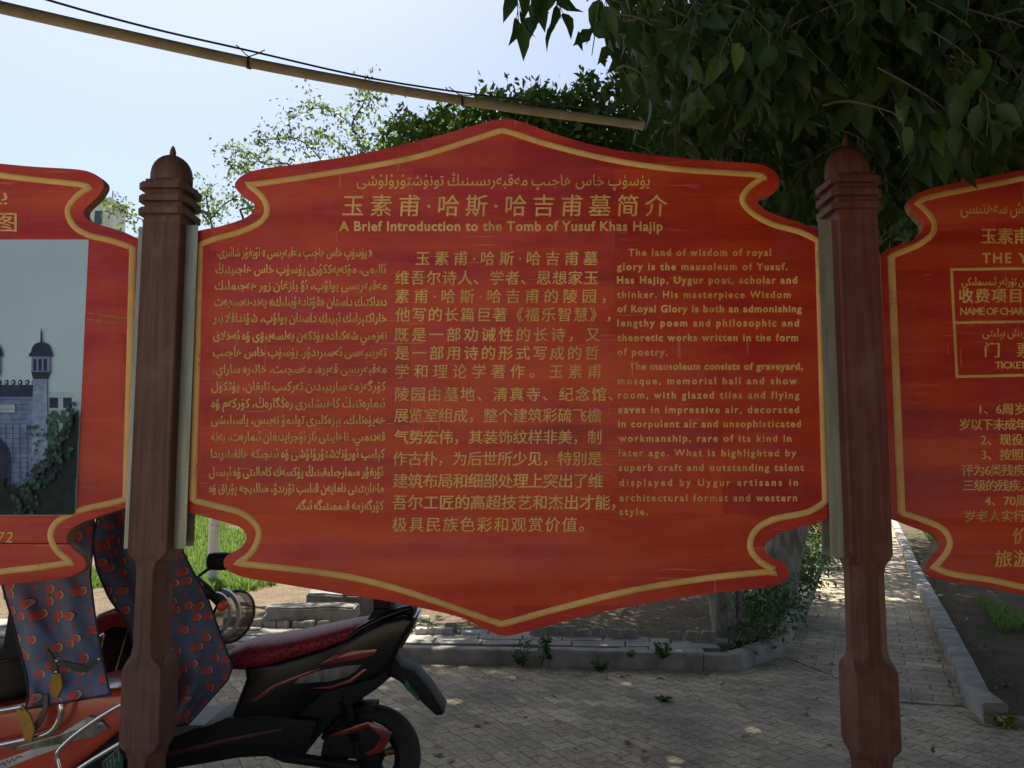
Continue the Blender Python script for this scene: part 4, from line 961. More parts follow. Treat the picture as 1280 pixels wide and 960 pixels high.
def cloth(name, left, right, ytop, ybl, ybr, Yfun, label, nu=26, nv=40, thick=.003):
    m = MB(); vs = []
    for j in range(nv + 1):
        for i in range(nu + 1):
            u = i / nu; v = j / nv; yb = ybl + (ybr - ybl) * u; y = ytop + (yb - ytop) * v
            x = interp(left, y) * (1 - u) + interp(right, y) * u
            vs.append(P(x, y, Yfun(u, v)))
    fs = [(j * (nu + 1) + i, j * (nu + 1) + i + 1, (j + 1) * (nu + 1) + i + 1, (j + 1) * (nu + 1) + i) for j in range(nv) for i in range(nu)]
    o = mk(name, vs, fs, M_CLOTH, smooth=180)
    md = o.modifiers.new('thickness', 'SOLIDIFY'); md.thickness = thick; md.offset = 1
    hm = MB(); g_ = lambda i, j: Vector(vs[j * (nu + 1) + i]) - Vector((0, .001, 0))
    hm.tube([g_(0, j) for j in range(nv + 1)], .0035, 6); hm.tube([g_(i, nv) for i in range(nu + 1)], .0035, 6); hm.tube([g_(nu, j) for j in range(nv, -1, -1)], .0035, 6)
    hm.build('hem', M_HEM, o, smooth=60)
    return tag(o, label, 'cloth apron')
fold1 = lambda u, v: 2.63 + .020 * abs(math.sin(u * 6 + v * 2.2 + .6)) * (.4 + v) + .014 * math.sin(u * 13 - v * 7) + .010 * abs(math.sin(u * 9 - v * 14)) + .02 * math.exp(-((v - .8) / .06) ** 2 - ((u - .65) / .3) ** 2) - .02 * v
CL1 = cloth('wind_apron', [(600, -14), (700, -2), (735, 4), (770, 14), (800, 22), (840, 32), (870, 36), (892, 30)], [(600, 116), (660, 118), (720, 113), (770, 119), (820, 128), (850, 134), (870, 139)], 600, 886, 868, fold1,
            'blue cloth apron with coral spots draped over the tail of orange scooter')
M_STRAP = pm('black_strap', (.016, .016, .017), rough=.45, bump=.2, bscale=80)
def ribbon(mb, pts, wd, th=.004):
    rings = []; k = len(pts)
    for i in range(k):
        t = (pts[min(k - 1, i + 1)] - pts[max(0, i - 1)]).normalized(); s = t.cross(Vector((0, 1, 0))).normalized(); nn = s.cross(t)
        w_ = wd[i] if isinstance(wd, (list, tuple)) else wd
        rings.append([pts[i] + s * w_ + nn * th, pts[i] - s * w_ + nn * th, pts[i] - s * w_ - nn * th, pts[i] + s * w_ - nn * th])
    mb.loft(rings)
m = MB(); ribbon(m, [P(68, 826, 2.585), P(80, 829, 2.582), (P(95, 834, 2.582)), P(108, 836, 2.585), P(116, 829, 2.58), P(127, 822, 2.578)], [.006, .008, .012, .012, .008, .007])
ribbon(m, [P(58, 812, 2.592), P(68, 828, 2.588), P(71, 842, 2.586)], [.006, .008, .006]); m.build('strap', M_STRAP, CL1, smooth=40)
for a_, b2 in ((71, 826), (70, 840), (124, 824)):
    m = MB(); m.lathe([(.0045, 0), (.0035, -.003), (.001, -.004)], tuple(P(a_, b2, 2.576)), 'Y', n=12); m.build('rivet', M_CHROME, CL1)
fold2 = lambda u, v: 3.02 + .10 * u + .026 * abs(math.sin(u * 8 + v * 1.6)) * (.4 + v) + .012 * math.sin(u * 17 - v * 6) + .010 * abs(math.sin(u * 7 + v * 13)) + .03 * math.sin(v * 3)
cloth('wind_apron', [(600, 128), (650, 121), (680, 116), (712, 121), (747, 136), (780, 160), (850, 178), (920, 186)], [(600, 226), (690, 229), (712, 240), (745, 259), (785, 273), (833, 291), (850, 285), (925, 218)], 600, 915, 905, fold2,
      'blue spotted cloth apron hanging from the handlebar of black scooter', nu=34, nv=44)

# ------------------------------------------------------------------ orange scooter at the left edge (tail towards the post)
YO = 2.86
SO = thing('electric_scooter', 'orange red scooter with chrome side rails parked at the left edge', 'scooter', (-2.25, YO, .004))
So = lambda pts, Y=2.70: [S(a, b_, Y) for a, b_ in pts]
ho = lambda d: (YO - d, YO + d)
slab('body', So([(-330, 905), (-200, 890), (-60, 884), (0, 886), (60, 874), (110, 864), (150, 863), (172, 868), (176, 884), (160, 905), (136, 925), (100, 955), (60, 985), (0, 1000), (-120, 1010), (-260, 1030), (-330, 1040)]), *ho(.155), M_ORED, SO, .03, 3)
slab('lower_body', So([(-330, 1020), (-100, 990), (40, 985), (120, 935), (168, 900), (164, 930), (110, 985), (60, 1030), (-330, 1060)]), *ho(.13), M_BLKM, SO, .015)
slab('side_lamp', So([(3, 938), (40, 926), (75, 916), (98, 902), (112, 894), (126, 898), (137, 910), (120, 920), (75, 930), (40, 936)]), YO - .168, YO + .168, pm('smoked_side_lens', (.30, .27, .22), (.12, .10, .08), scale=14, stretch=(2, 1, .6), rough=.12, coat=.8), SO, .006)
slab('white_stripe', So([(-200, 985), (0, 951), (40, 937), (76, 929), (72, 936), (36, 949), (0, 964), (-200, 1010)]), YO - .1575, YO + .1575, pm('dirty_white_decal', (.62, .57, .50), (.45, .40, .35), scale=12, rough=.35), SO, .001)
m = MB(); pts = [P(0, 957, YO - .158), P(4, 953, YO - .158), P(6, 957, YO - .158), P(9, 950, YO - .158), P(12, 954, YO - .158), P(15, 948, YO - .158), P(18, 951, YO - .158), P(22, 946, YO - .158), P(28, 946, YO - .158)]
m.tube(pts, .0016, 6); m.build('script_stroke', M_BLKM, SO)
rings = []
for px, t, b_, h in ((-300, 815, 900, .05), (-280, 800, 905, .12), (-200, 800, 900, .145), (-100, 806, 896, .15), (-30, 806, 892, .15), (14, 800, 888, .145), (40, 802, 880, .12), (52, 820, 872, .06)):
    xt, zt_ = S(px, t, YO); _, zb = S(px, b_, YO - .12)
    rings.append(sring(xt, (zt_ + zb) / 2, h, (zt_ - zb) / 2, YO, 28, 2.9))
def mesh_seat_mat():
    m, n, l, b = newmat('brown_mesh_seat_cover'); tc = n.new('ShaderNodeTexCoord'); mp = n.new('ShaderNodeMapping'); mp.inputs['Rotation'].default_value = (0, R(10), 0); l.new(tc.outputs['Object'], mp.inputs[0])
    wv = n.new('ShaderNodeTexWave'); wv.bands_direction = 'Z'; wv.inputs['Scale'].default_value = 30; wv.inputs['Distortion'].default_value = 1.2; wv.inputs['Detail Scale'].default_value = 8; l.new(mp.outputs[0], wv.inputs['Vector'])
    r = ramp(n, [(.2, (.022, .014, .010)), (.8, (.06, .042, .030))]); l.new(wv.outputs['Fac'], r.inputs[0]); l.new(r.outputs[0], b.inputs['Base Color']); b.inputs['Roughness'].default_value = .7
    bp = n.new('ShaderNodeBump'); bp.inputs['Strength'].default_value = .5; bp.inputs['Distance'].default_value = .004; l.new(wv.outputs['Fac'], bp.inputs['Height']); l.new(bp.outputs[0], b.inputs['Normal']); return m
MB().loft(rings).build('seat', mesh_seat_mat(), SO, smooth=60)
def crail(pts, Y, r=.009):
    p3 = crom([(a, b_, 0) for a, b_ in pts], 6); m = MB(); m.tube([P(a, b_, Y) for a, b_, _ in p3], r, 12); m.build('chrome_rail', M_CHROME, SO, smooth=60)
YR = YO - .2
crail([(-300, 925), (-120, 905), (0, 888), (50, 878), (80, 871), (120, 866)], YR, .010)
crail([(74, 873), (76, 888), (73, 902), (62, 915), (40, 922), (0, 931), (-120, 955), (-300, 990)], YR, .010)
crail([(166, 874), (140, 887), (105, 910), (83, 928), (72, 942), (74, 958), (80, 980), (70, 1010)], YR - .03, .008)
crail([(170, 918), (140, 935), (100, 960), (70, 985)], YR - .035, .008)
M_YEL = pm('yellow_cloth', (.46, .27, .035), (.34, .19, .02), scale=20, rough=.8, bump=.3)
m = MB(); ribbon(m, [P(24, 886, YR - .02), P(32, 899, YR - .035), P(36, 912, YR - .03), P(36, 926, YR - .02)], [.016, .02, .02, .011]); ribbon(m, [P(30, 893, YR - .028), P(22, 890, YR - .03)], [.01, .012]); m.build('yellow_rag', M_YEL, SO, smooth=60)
m = MB(); ribbon(m, [P(70, 842, 2.60), P(72, 856, 2.61), P(68, 870, 2.63)], [.014, .018, .012]); m.build('yellow_rag', M_YEL, SO, smooth=60)
m = MB(); ribbon(m, [P(58, 868, YR - .016), P(57, 885, YR - .016), P(50, 900, YR - .012), P(42, 912, YR - .01)], [.008, .008, .010, .010]); m.build('rail_strap', pm('brown_strap', (.12, .09, .07), rough=.5), SO, smooth=40)
m = MB(); a, b_, c, d = P(128, 952, 2.66), P(152, 930, 2.74), P(154, 958, 2.74), P(131, 984, 2.66); nn = (b_ - a).cross(d - a).normalized(); nn = nn if nn.y < 0 else -nn
m.add([a, b_, c, d] + [p - nn * .003 for p in (a, b_, c, d)], [(0, 1, 2, 3), (7, 6, 5, 4), (0, 4, 5, 1), (1, 5, 6, 2), (2, 6, 7, 3), (3, 7, 4, 0)])
pl_ = m.build('license_plate', M_PLATE, SO, smooth=None)
m = MB(); q = lambda u, v: a.lerp(b_, u).lerp(d.lerp(c, u), v) + nn * .0008
for (u0, u1, v0, v1) in ((.2, .24, .2, .7), (.3, .42, .2, .26), (.36, .4, .2, .7), (.52, .56, .15, .65), (.52, .7, .4, .45), (.78, .82, .12, .62), (.05, .95, .03, .06), (.3, .45, .66, .7)): m.add([q(u0, v0), q(u1, v0), q(u1, v1), q(u0, v1)], [(0, 1, 2, 3)])
m.build('plate_marks', M_MARK, pl_, smooth=None)
ox = S(60, 1000, YO)[0]
wheel('wheel', ox, YO, .215, .211, .11, SO, 5); wheel('wheel', ox - 1.3, YO, .205, .201, .10, SO, 5)
slab('backrest', [(ox - .12, .8), (ox - .02, .8), (ox + .06, 1.36), (ox - .02, 1.38), (ox - .07, 1.3)], YO - .13, YO + .13, M_BLKM, SO, .02)
slab('floorboard', [(ox - 1.0, .30), (ox - .45, .30), (ox - .45, .39), (ox - 1.0, .39)], YO - .14, YO + .14, M_BLKM, SO, .02)
slab('leg_shield', [(ox - 1.02, .32), (ox - .94, .34), (ox - 1.02, .95), (ox - 1.1, 1.02), (ox - 1.16, .9), (ox - 1.18, .5)], YO - .19, YO + .19, M_ORED, SO, .03, 3)
for sg in (-1, 1):
    m = MB(); m.tube([Vector((ox - 1.3, YO + sg * .075, .205)), Vector((ox - 1.14, YO + sg * .07, .62))], .018, 10); m.build('fork_leg', M_CHROME, SO)
m = MB(); m.tube([Vector((ox - 1.0, YO - .33, 1.02)), Vector((ox - 1.08, YO - .12, 1.06)), Vector((ox - 1.08, YO + .12, 1.06)), Vector((ox - 1.0, YO + .33, 1.02))], .014, 10); m.build('handlebar', M_BLKM, SO, smooth=60)

# ------------------------------------------------------------------ cable overhead
M_PIPE = pm('cable_sheath', (.42, .34, .25), (.33, .265, .19), scale=5, rough=.7)
M_WIRE = pm('dark_wire', (.035, .035, .045), rough=.5)
def depth(px): return 4.2 + 2.4 * max(-.6, min(1.2, px / 840.0))
cpts = [(-420, -96), (-200, -38), (0, 9), (150, 43), (310, 78), (470, 108), (640, 135), (760, 151), (850, 163), (1000, 178), (1120, 188)]
cp = crom(cpts, 5)
m = MB(); m.tube([P(a, b_, depth(a)) for a, b_ in cp], .036, 14)
tag(m.build('overhead_cable', M_PIPE, None, smooth=60), 'thick tan sheathed cable slung across the sky above the boards', 'cable')
wp = crom([(-420, -152), (-200, -82), (40, -6), (180, 33), (310, 63), (470, 99), (640, 124), (760, 138), (850, 147), (1000, 160), (1120, 172)], 5)
m = MB(); m.tube([P(a, b_, depth(a)) for a, b_ in wp], .0075, 8)
tag(m.build('support_wire', M_WIRE, None, smooth=60), 'thin dark wire running just above the tan cable', 'wire')
tie0 = None
for px, lab in ((312, 'wire tie around the tan cable above the left post'), (578, 'wire tie around the tan cable above the central board peak')):
    yc = float(np.interp(px, [c[0] for c in cp], [c[1] for c in cp])); yw = float(np.interp(px, [c[0] for c in wp], [c[1] for c in wp])); D = depth(px)
    c0 = P(px, yc, D); w0 = P(px - 6, yw, D)
    m = MB(); m.tube([c0 + Vector((0, .040 * math.cos(t), .040 * math.sin(t))) for t in np.linspace(0, 2 * math.pi, 17)], .006, 6)
    m.tube([c0 + Vector((0, -.03, .03)), P(px - 5, (yc + yw) / 2 - 3, D - .03), P(px - 14, yw - 5, D - .02), P(px - 17, yw - 7, D)], .004, 6); m.tube([c0 + Vector((.01, -.03, .03)), P(px + 9, yw + 4, D - .03), P(px + 15, yw + 1, D), P(px + 19, yw - 1, D)], .004, 6)
    m.tube([c0 + Vector((0, -.036, 0)), c0 + Vector((.004, -.04, -.03)), c0 + Vector((0, -.03, -.06))], .010, 6)
    tag(m.build('wire_tie', M_WIRE, None, smooth=60), lab, 'wire tie', 'wire ties on the cable')

# ------------------------------------------------------------------ trees
def skykeep(p):
    """leaves of the right-hand crowns leave the open sky and the board faces free"""
    x, y = proj(p)
    if y < -25 or p[1] < .15: return True
    y_ = y; lim_ = np.interp(y, [-25, 0, 60, 110, 150, 190, 240], [728, 742, 768, 800, 815, 838, 860])
    if x < lim_ - 10 + 22 * math.sin(y * .17 + x * .05) + 9 * math.sin(y * .43): return False
    if p[1] < 2.42:
        if x < 1030: return y < 165
        if x < 1125: return y < 128
        return y < 200
    return y < 330
def offkeep(p):
    x, y = proj(p)
    return p[1] < .3 or y < -75 or not (-60 < x < 1340)
def tree_base(name, label, loc, group=None): return thing(name, label, 'tree', loc, group)
def limb(mb, pts, r0, r1, n=10): k = len(pts); mb.tube(pts, [r0 + (r1 - r0) * i / (k - 1) for i in range(k)], n)

# big shade tree, trunk to the right of the frame, crown over the boards
TB = tree_base('shade_tree', 'large dark leafy tree hanging over the right post and right board', (4.5, 3.7, 0))
m = MB()
limb(m, [Vector(p) for p in ((4.5, 3.7, -.05), (4.45, 3.7, .8), (4.35, 3.72, 1.8), (4.1, 3.8, 2.9))], .26, .19, 16)
for e in ((2.2, 4.6, 4.6), (1.2, 3.2, 3.9), (2.4, 1.4, 3.8), (5.6, 4.6, 4.8), (3.4, 5.8, 5.2), (4.4, 1.2, 4.1), (0.6, 5.6, 5.6)):
    limb(m, wob((4.1, 3.8, 2.85), e, 7, .10), .11, .025, 10)
m.build('trunk', M_BARK_D, TB, smooth=60)
grp = []
# near hanging sprays with full leaves
tw = MB(); sp_p = []; sp_a = []; sp_s = []
def spray(base, d, L, nl, size, keep):
    d = Vector(d).normalized(); pts = [Vector(base)]
    for i in range(6):
        d = (d + Vector((rng.normal() * .12, rng.normal() * .12, -.16))).normalized(); pts.append(pts[-1] + d * (L / 6))
    if not (keep(pts[-1]) and keep(pts[2])): return
    tw.tube(pts, [.0035 - .0004 * i for i in range(7)], 5)
    for k in range(nl):
        f_ = (k + .7) / nl * 6; i = min(5, int(f_)); p = pts[i].lerp(pts[i + 1], f_ - i)
        sd_ = d.cross(Vector((0, 0, 1))).normalized() * (1 if k % 2 else -1)
        a = sd_ * .55 + d * .35 + Vector((0, 0, -1.0)) + Vector(rng.normal(size=3) * .28)
        st = p + a.normalized() * .025
        if keep(st + a.normalized() * size):
            tw.tube([p, st], .0012, 4); sp_p.append(st); sp_a.append(a); sp_s.append(size * (.75 + .5 * rng.random()))
for _ in range(860):
    Y = 1.75 + 1.9 * rng.random() ** 1.3; px = rng.uniform(745, 1330); py = rng.uniform(-90, 225)
    spray(P(px, py, Y), (rng.normal() * .8, rng.normal() * .8, -.25), .33, 10, .075, skykeep)
for (px, py, Y) in ((655, -62, 2.2), (690, -66, 2.3), (672, -60, 2.4), (755, -10, 2.3), (790, 20, 2.5), (810, 70, 2.6), (1072, 20, 1.9), (1088, 35, 1.95), (1150, 110, 2.0), (1165, 95, 1.95), (1180, 120, 2.0), (1215, 90, 2.05), (1250, 60, 2.0)):
    spray(P(px, py, Y), (rng.normal() * .3, rng.normal() * .2, -1), .22, 7, .105, lambda p: proj(p)[1] < (232 if proj(p)[0] > 1128 else 178))
grp.append(leaf_geo(sp_p, [tuple(a) for a in sp_a], sp_s, LEAF_FULL, 1.0))
# body of the crown
cs = np.concatenate([ell(190, (2.3, 3.9, 4.0), (1.9, 1.6, 1.5)), ell(120, (3.6, 3.4, 4.3), (2.2, 2.2, 1.5)), ell(70, (1.5, 4.6, 3.6), (1.0, 1.0, 1.2))])
grp.append(clumps(cs, 26, .20, .12, LEAF_MID, keep=skykeep))
# unseen foliage added over and before the right-hand side to darken its boards
cs = np.concatenate([ell(300, (3.0, 1.0, 3.9), (2.3, 2.3, .9)), ell(110, (1.6, .6, 4.4), (1.8, 1.8, .7)), ell(330, (3.0, -1.6, 3.4), (2.3, 2.2, 1.4)), ell(220, (4.4, -.6, 2.4), (1.1, 2.6, 1.5)), ell(300, (3.4, -3.4, 4.2), (3.4, 2.6, 1.3)), ell(420, (3.7, -1.4, 2.0), (1.7, 2.2, 1.7)), ell(260, (2.5, 0.0, 2.7), (1.25, 1.2, 1.4))])
grp.append(clumps(cs, 26, .26, .15, LEAF_LOW, keep=lambda p: offkeep(p) or skykeep(p)))
def canopy(n, x0, x1, y0, y1):  # unseen overhead foliage, shaped so its shade falls on the plaza
    out = []
    while len(out) < n:
        x = rng.uniform(x0, x1); y = rng.uniform(y0, y1); z = .66 * max(y, 2.2) + 2.35 + rng.uniform(0, 1.2)
        ys = y - .392 * z; xs = x + .209 * z
        ymax = (6.2 if xs < -1.6 else 5.65) if xs < 1.3 else 5.65 + min(4, (xs - 1.3) * 3)
        if -5 < xs < 6 and ys < ymax + rng.normal() * .15: out.append((x, y, z))
    return np.array(out)
grp.append(clumps(canopy(1150, -.9, 3.6, 1.5, 12), 32, .27, .19, LEAF_LOW, down=.3, keep=lambda p: offkeep(p) or skykeep(p)))
leaf_mesh('crown', grp, M_LEAF_DARK, TB)
tw.build('twigs', pm('green_twig', (.075, .075, .035), rough=.7), TB, smooth=60)

# unseen tree added to the left, crown above the picture shades the plaza
TL = tree_base('shade_tree', 'unseen tall tree added outside the left edge to shade the plaza', (-6.3, 5.2, 0))
m = MB(); limb(m, [Vector(p) for p in ((-6.3, 5.2, -.05), (-6.2, 5.2, 1.2), (-6.0, 5.25, 3.0), (-5.5, 5.4, 4.6))], .24, .16, 14)
for e in ((-3.0, 4.2, 5.6), (-2.0, 6.2, 7.0), (-4.4, 3.0, 5.2), (-5.6, 7.0, 7.2), (-1.2, 8.0, 8.2)): limb(m, wob((-5.5, 5.4, 4.55), e, 7, .08), .10, .02, 10)
m.build('trunk', M_BARK_D, TL, smooth=60)
leaf_mesh('crown', [clumps(canopy(1300, -7.4, -.9, 1.2, 10.5), 32, .27, .19, LEAF_LOW, down=.3, keep=offkeep)], M_LEAF_DARK, TL)

# slender leaning tree behind the kerb, its green crown rising behind the central board
b0 = G(907, 797, .08)
TG = tree_base('slender_tree', 'slender grey trunk leaning left behind brick edging, green crown above the central board', tuple(b0))
m = MB(); tr = [b0 - Vector((0, 0, .1)), b0 + Vector((-.02, .02, .25)), b0 + Vector((-.10, .05, .6)), b0 + Vector((-.35, .25, 1.5)), b0 + Vector((-.8, .6, 2.6)), b0 + Vector((-1.3, 1.0, 3.4))]
limb(m, crom([tuple(p) for p in tr], 4) and [Vector(p) for p in crom([tuple(p) for p in tr], 4)], .105, .06, 14)
for e in ((-.9, 8.0, 4.6), (.3, 8.2, 5.3), (1.3, 7.8, 4.7), (-.1, 7.4, 4.4), (1.6, 8.3, 5.0)): limb(m, wob(tr[-1], e, 6, .1), .05, .012, 8)
limb(m, wob(G(922, 797, .08), G(922, 797, .08) + Vector((.05, .1, 1.3)), 5, .03), .025, .015, 8)
m.build('trunk', M_BARK, TG, smooth=60)
def gkeep(p):
    x, y = proj(p)
    top = np.interp(x, [440, 470, 500, 560, 620, 680, 720, 760, 800, 860, 950], [190, 172, 148, 142, 118, 118, 112, 95, 85, 70, 60])
    return y > top - 6 + 10 * math.sin(x * .11) and x > 452
cs = np.concatenate([ell(330, (.1, 8.0, 4.75), (1.5, 1.0, .95), .6), ell(130, (-.9, 8.0, 4.6), (.6, .7, .55)), ell(220, (1.5, 8.0, 5.0), (1.1, 1.0, 1.2)), ell(380, (.7, 9.3, 5.1), (1.9, 1.2, .95), .6)])
g1 = clumps(cs, 22, .17, .10, LEAF_MID, down=.55, keep=gkeep)
tp = []; ta = []
for _ in range(46):       # loose shoots breaking the outline
    px = rng.uniform(462, 850); top = np.interp(px, [440, 470, 500, 560, 620, 680, 720, 760, 800, 860], [190, 172, 148, 142, 118, 118, 112, 95, 85, 70])
    s0 = P(px, top + 14, 7.7 + rng.random() * .6); L = rng.uniform(.15, .42); dx = rng.normal() * .3
    for k in range(9): tp.append(s0 + Vector((dx * L * k / 9, 0, L * k / 9)) + Vector(rng.normal(size=3) * .03)); ta.append(rng.normal(size=3) + np.array([0, 0, -.1]))
leaf_mesh('crown', [g1, leaf_geo(tp, ta, [.085] * len(tp), LEAF_MID)], M_LEAF_MID, TG)

# thick leaning tree beside the path
b1 = G(968, 762, .08)
TK = tree_base('thick_trunk_tree', 'thick rough barked trunk leaning right beside the path behind central board', tuple(b1))
m = MB(); tr = [b1 - Vector((0, 0, .1)), b1 + Vector((.03, 0, .3)), b1 + Vector((.18, .03, .8)), b1 + Vector((.42, .1, 1.4)), b1 + Vector((.8, .3, 2.4)), b1 + Vector((1.1, .5, 3.4))]
limb(m, [Vector(p) for p in crom([tuple(p) for p in tr], 4)], .215, .13, 18)
for e in ((2.4, 8.4, 5.6), (4.6, 8.6, 5.8), (5.4, 7.4, 5.0), (3.4, 9.0, 6.4), (2.2, 7.6, 4.6), (6.0, 8.6, 4.6)): limb(m, wob(tr[-1], e, 7, .09), .09, .02, 10)
m.build('trunk', M_BARK, TK, smooth=60)
cs = np.concatenate([ell(330, (4.2, 8.0, 4.3), (3.2, 1.9, 2.3), .6), ell(90, (6.6, 8.2, 3.9), (2.0, 1.6, 1.9), .6), ell(70, (2.2, 7.6, 3.4), (1.0, 1.2, .9)), ell(420, (4.6, 10.8, 5.4), (3.4, 2.6, 2.2), .6)])
leaf_mesh('crown', [clumps(cs, 30, .30, .155, LEAF_MID, keep=lambda p: skykeep(p) and p[2] > 1.9)], M_LEAF_DARK, TK)

b3 = Vector((7.6, 12.4, 0))
TX = tree_base('added_verge_tree', 'tree added on the verge beyond the right board to shade the far path', tuple(b3))  # added for its shade on the path, trunk hidden by the board
m = MB(); tr = [b3, b3 + Vector((-.1, 0, 1)), b3 + Vector((-.3, .2, 2.2)), b3 + Vector((-.7, .5, 3.4))]
limb(m, [Vector(p) for p in crom([tuple(p) for p in tr], 4)], .2, .13, 14)
for e in ((4.6, 13.2, 5.6), (6.6, 15, 6), (8.6, 13.6, 5.4), (5.6, 12, 5)): limb(m, wob(tr[-1], e, 6, .09), .08, .02, 8)
m.build('trunk', M_BARK, TX, smooth=60)
leaf_mesh('crown', [clumps(ell(620, (5.9, 14, 5.6), (3.7, 3.6, 1.9), .6), 28, .32, .17, LEAF_LOW, keep=skykeep)], M_LEAF_DARK, TX)

# pale thin-leaved tree with a whitewashed trunk
b2 = P(265, 742, 8.6); b2.z = .1
TW = tree_base('whitewashed_tree', 'thin tree with whitewashed trunk in grass, sparse pale foliage above left', tuple(b2))
m = MB(); tr = [b2 - Vector((0, 0, .1)), b2 + Vector((.0, 0, .5)), b2 + Vector((.01, 0, 1.2)), b2 + Vector((.05, 0, 2.2)), b2 + Vector((.12, .05, 3.1))]
limb(m, [Vector(p) for p in crom([tuple(p) for p in tr], 5)][:14], .062, .052, 14); m.build('whitewashed_trunk', M_WHITEWASH, TW, smooth=60)
m = MB(); limb(m, [tr[-1] - Vector((.02, .0, .36)), tr[-1], tr[-1] + Vector((.2, 0, .5))], .05, .03, 12)
YB = 8.6; tops = []
hub = tr[-1] + Vector((.2, 0, .5))
brs = [[(300, 262), (360, 250), (420, 232), (452, 205), (447, 172), (432, 150), (412, 138), (392, 136), (368, 147)], [(447, 172), (440, 155), (453, 132), (457, 118), (458, 104)], [(420, 232), (405, 205), (385, 182), (365, 172), (340, 174), (322, 174)],
       [(385, 225), (360, 205), (330, 205), (305, 190), (286, 186)], [(340, 250), (322, 222), (300, 208), (284, 206)], [(445, 210), (430, 185), (405, 168), (388, 168)], [(268, 300), (262, 268), (258, 245), (266, 234)], [(262, 275), (285, 252), (303, 250), (316, 260)], [(268, 300), (225, 285), (180, 275), (152, 262), (133, 252)], [(262, 280), (250, 262), (242, 248)], [(410, 215), (440, 200), (465, 195)]]
lp = []; la = []; ls = []
for b_ in brs:
    pts = [P(x, y, YB + .15 * math.sin(x * .05)) for x, y in b_]
    pts = [Vector(p) for p in crom([tuple(p) for p in pts], 4)]
    limb(m, pts, .012, .0035, 6)
    n_ = len(pts)
    for i in range(n_ // 4, n_):
        for _ in range(5):
            if rng.random() < .16: continue
            o = pts[i] + Vector(rng.normal(size=3) * .05); q = o + Vector((rng.normal() * .13, rng.normal() * .13, rng.normal() * .10 - .02))
            for k in range(6): lp.append(o.lerp(q, k / 5) + Vector(rng.normal(size=3) * .012)); la.append(rng.normal(size=3) + np.array([0, 0, -.4])); ls.append(rng.uniform(.035, .07))
limb(m, wob(hub, P(300, 262, YB), 4, .05), .03, .012, 8); limb(m, wob(hub - Vector((0, 0, .4)), P(268, 300, YB), 4, .05), .03, .012, 8)
for q in ((340, 250), (385, 225)): limb(m, wob(hub, P(q[0], q[1], YB), 4, .05), .02, .010, 8)
m.build('branches', M_TWIG, TW, smooth=60)
leaf_mesh('crown', [leaf_geo(lp, la, ls, LEAF_LOW, .9)], M_LEAF_PALE, TW)

# ------------------------------------------------------------------ shrubs and weeds
def shrub(name, label, c, r, n, per, size, mat=M_LEAF_BUSH, tm=LEAF_MID, group=None, cat='shrub'):
    c = Vector(c); cs = ell(n, (c.x, c.y, c.z + r[2]), r, .6); cs[:, 2] = np.maximum(cs[:, 2], c.z + .03)
    t = thing(name, label, cat, tuple(c), group); m = MB()
    for i in range(0, n, max(1, n // 12)): m.tube(wob(c + Vector((rng.normal() * .04, rng.normal() * .04, -.02)), Vector(cs[i]), 4, .1), [.006, .005, .004, .003, .002], 5)
    m.build('stems', M_TWIG, t); leaf_mesh('foliage', [clumps(cs, per, .07, size, tm, down=.1, keep=lambda p: p[2] > c.z)], mat, t)
    return t
shrub('shrub', 'low dark shrub at the foot of the slender grey trunk', G(938, 806, .08), (.26, .25, .14), 26, 14, .045)
shrub('shrub', 'green shrub filling the corner inside the path kerb', G(955, 786, .08), (.32, .35, .22), 50, 16, .05)
shrub('shrub', 'dark bush leaning over the path kerb below the board corner', G(984, 757, .08), (.32, .5, .27), 60, 16, .055)
shrub('shrub', 'leafy bush further up the path beside thick trunk', G(999, 732, .08), (.35, .6, .28), 60, 16, .06)
M_BRIGHT = leaf_mat('bright_leaf', [(.06, .13, .02), (.09, .18, .03), (.12, .22, .04)], transl=.45)
shrub('shrub', 'bright sunlit green bush at the far end of the path kerb', G(1014, 701, .08), (.75, .6, .55), 90, 22, .07, M_BRIGHT)
shrub('shrub', 'small green tuft overhanging the far kerb near the right post', G(1032, 703, .08), (.2, .3, .12), 20, 14, .05, M_BRIGHT)
m = MB(); p0 = G(1016, 690, .1); 
TFl = thing('flower', 'orange red flower on a stalk beside the bright bush', 'flower', tuple(p0))
m.tube([p0, P(1016, 668, p0.y)], .008, 6); m.build('stalk', M_BRIGHT, TFl)
leaf_mesh('petals', [clumps(np.array([P(1016, 663, p0.y), P(1008, 665, p0.y)]), 14, .07, .10, LEAF_LOW, down=-.2)], pm('orange_petal', (.62, .12, .03), rough=.6), TFl)
def weed(label, px, py, h, nst, size, lean=.35, z=.004, mat=M_LEAF_BUSH, per=9):
    c = G(px, py, z); t = thing('weed', label, 'weed', tuple(c), 'weeds along the kerb'); m = MB(); wp_ = []; wa_ = []; ws_ = []
    for i in range(nst):
        a = 2 * math.pi * i / nst + rng.random(); L = h * rng.uniform(.6, 1.05); tip = c + Vector((math.cos(a) * lean * L, math.sin(a) * lean * L * .7, L)); pts = wob(c, tip, 6, .06); m.tube(pts, [.004, .0038, .0035, .003, .0025, .002, .0015], 5)
        for k in range(per):
            f_ = .15 + .85 * k / per; j = min(5, int(f_ * 6)); p = pts[j].lerp(pts[j + 1], f_ * 6 - j); b_ = rng.random() * 6.28
            wp_.append(p); wa_.append((math.cos(b_), math.sin(b_), rng.uniform(-.3, .35))); ws_.append(size * rng.uniform(.6, 1.15))
    m.build('stems', M_BRIGHT, t); leaf_mesh('foliage', [leaf_geo(wp_, wa_, ws_, LEAF_MID, 1.3)], mat, t)
weed('tall climbing weed with round leaves at the kerb below the board tip', 680, 832, .29, 4, .066, .12, per=13)
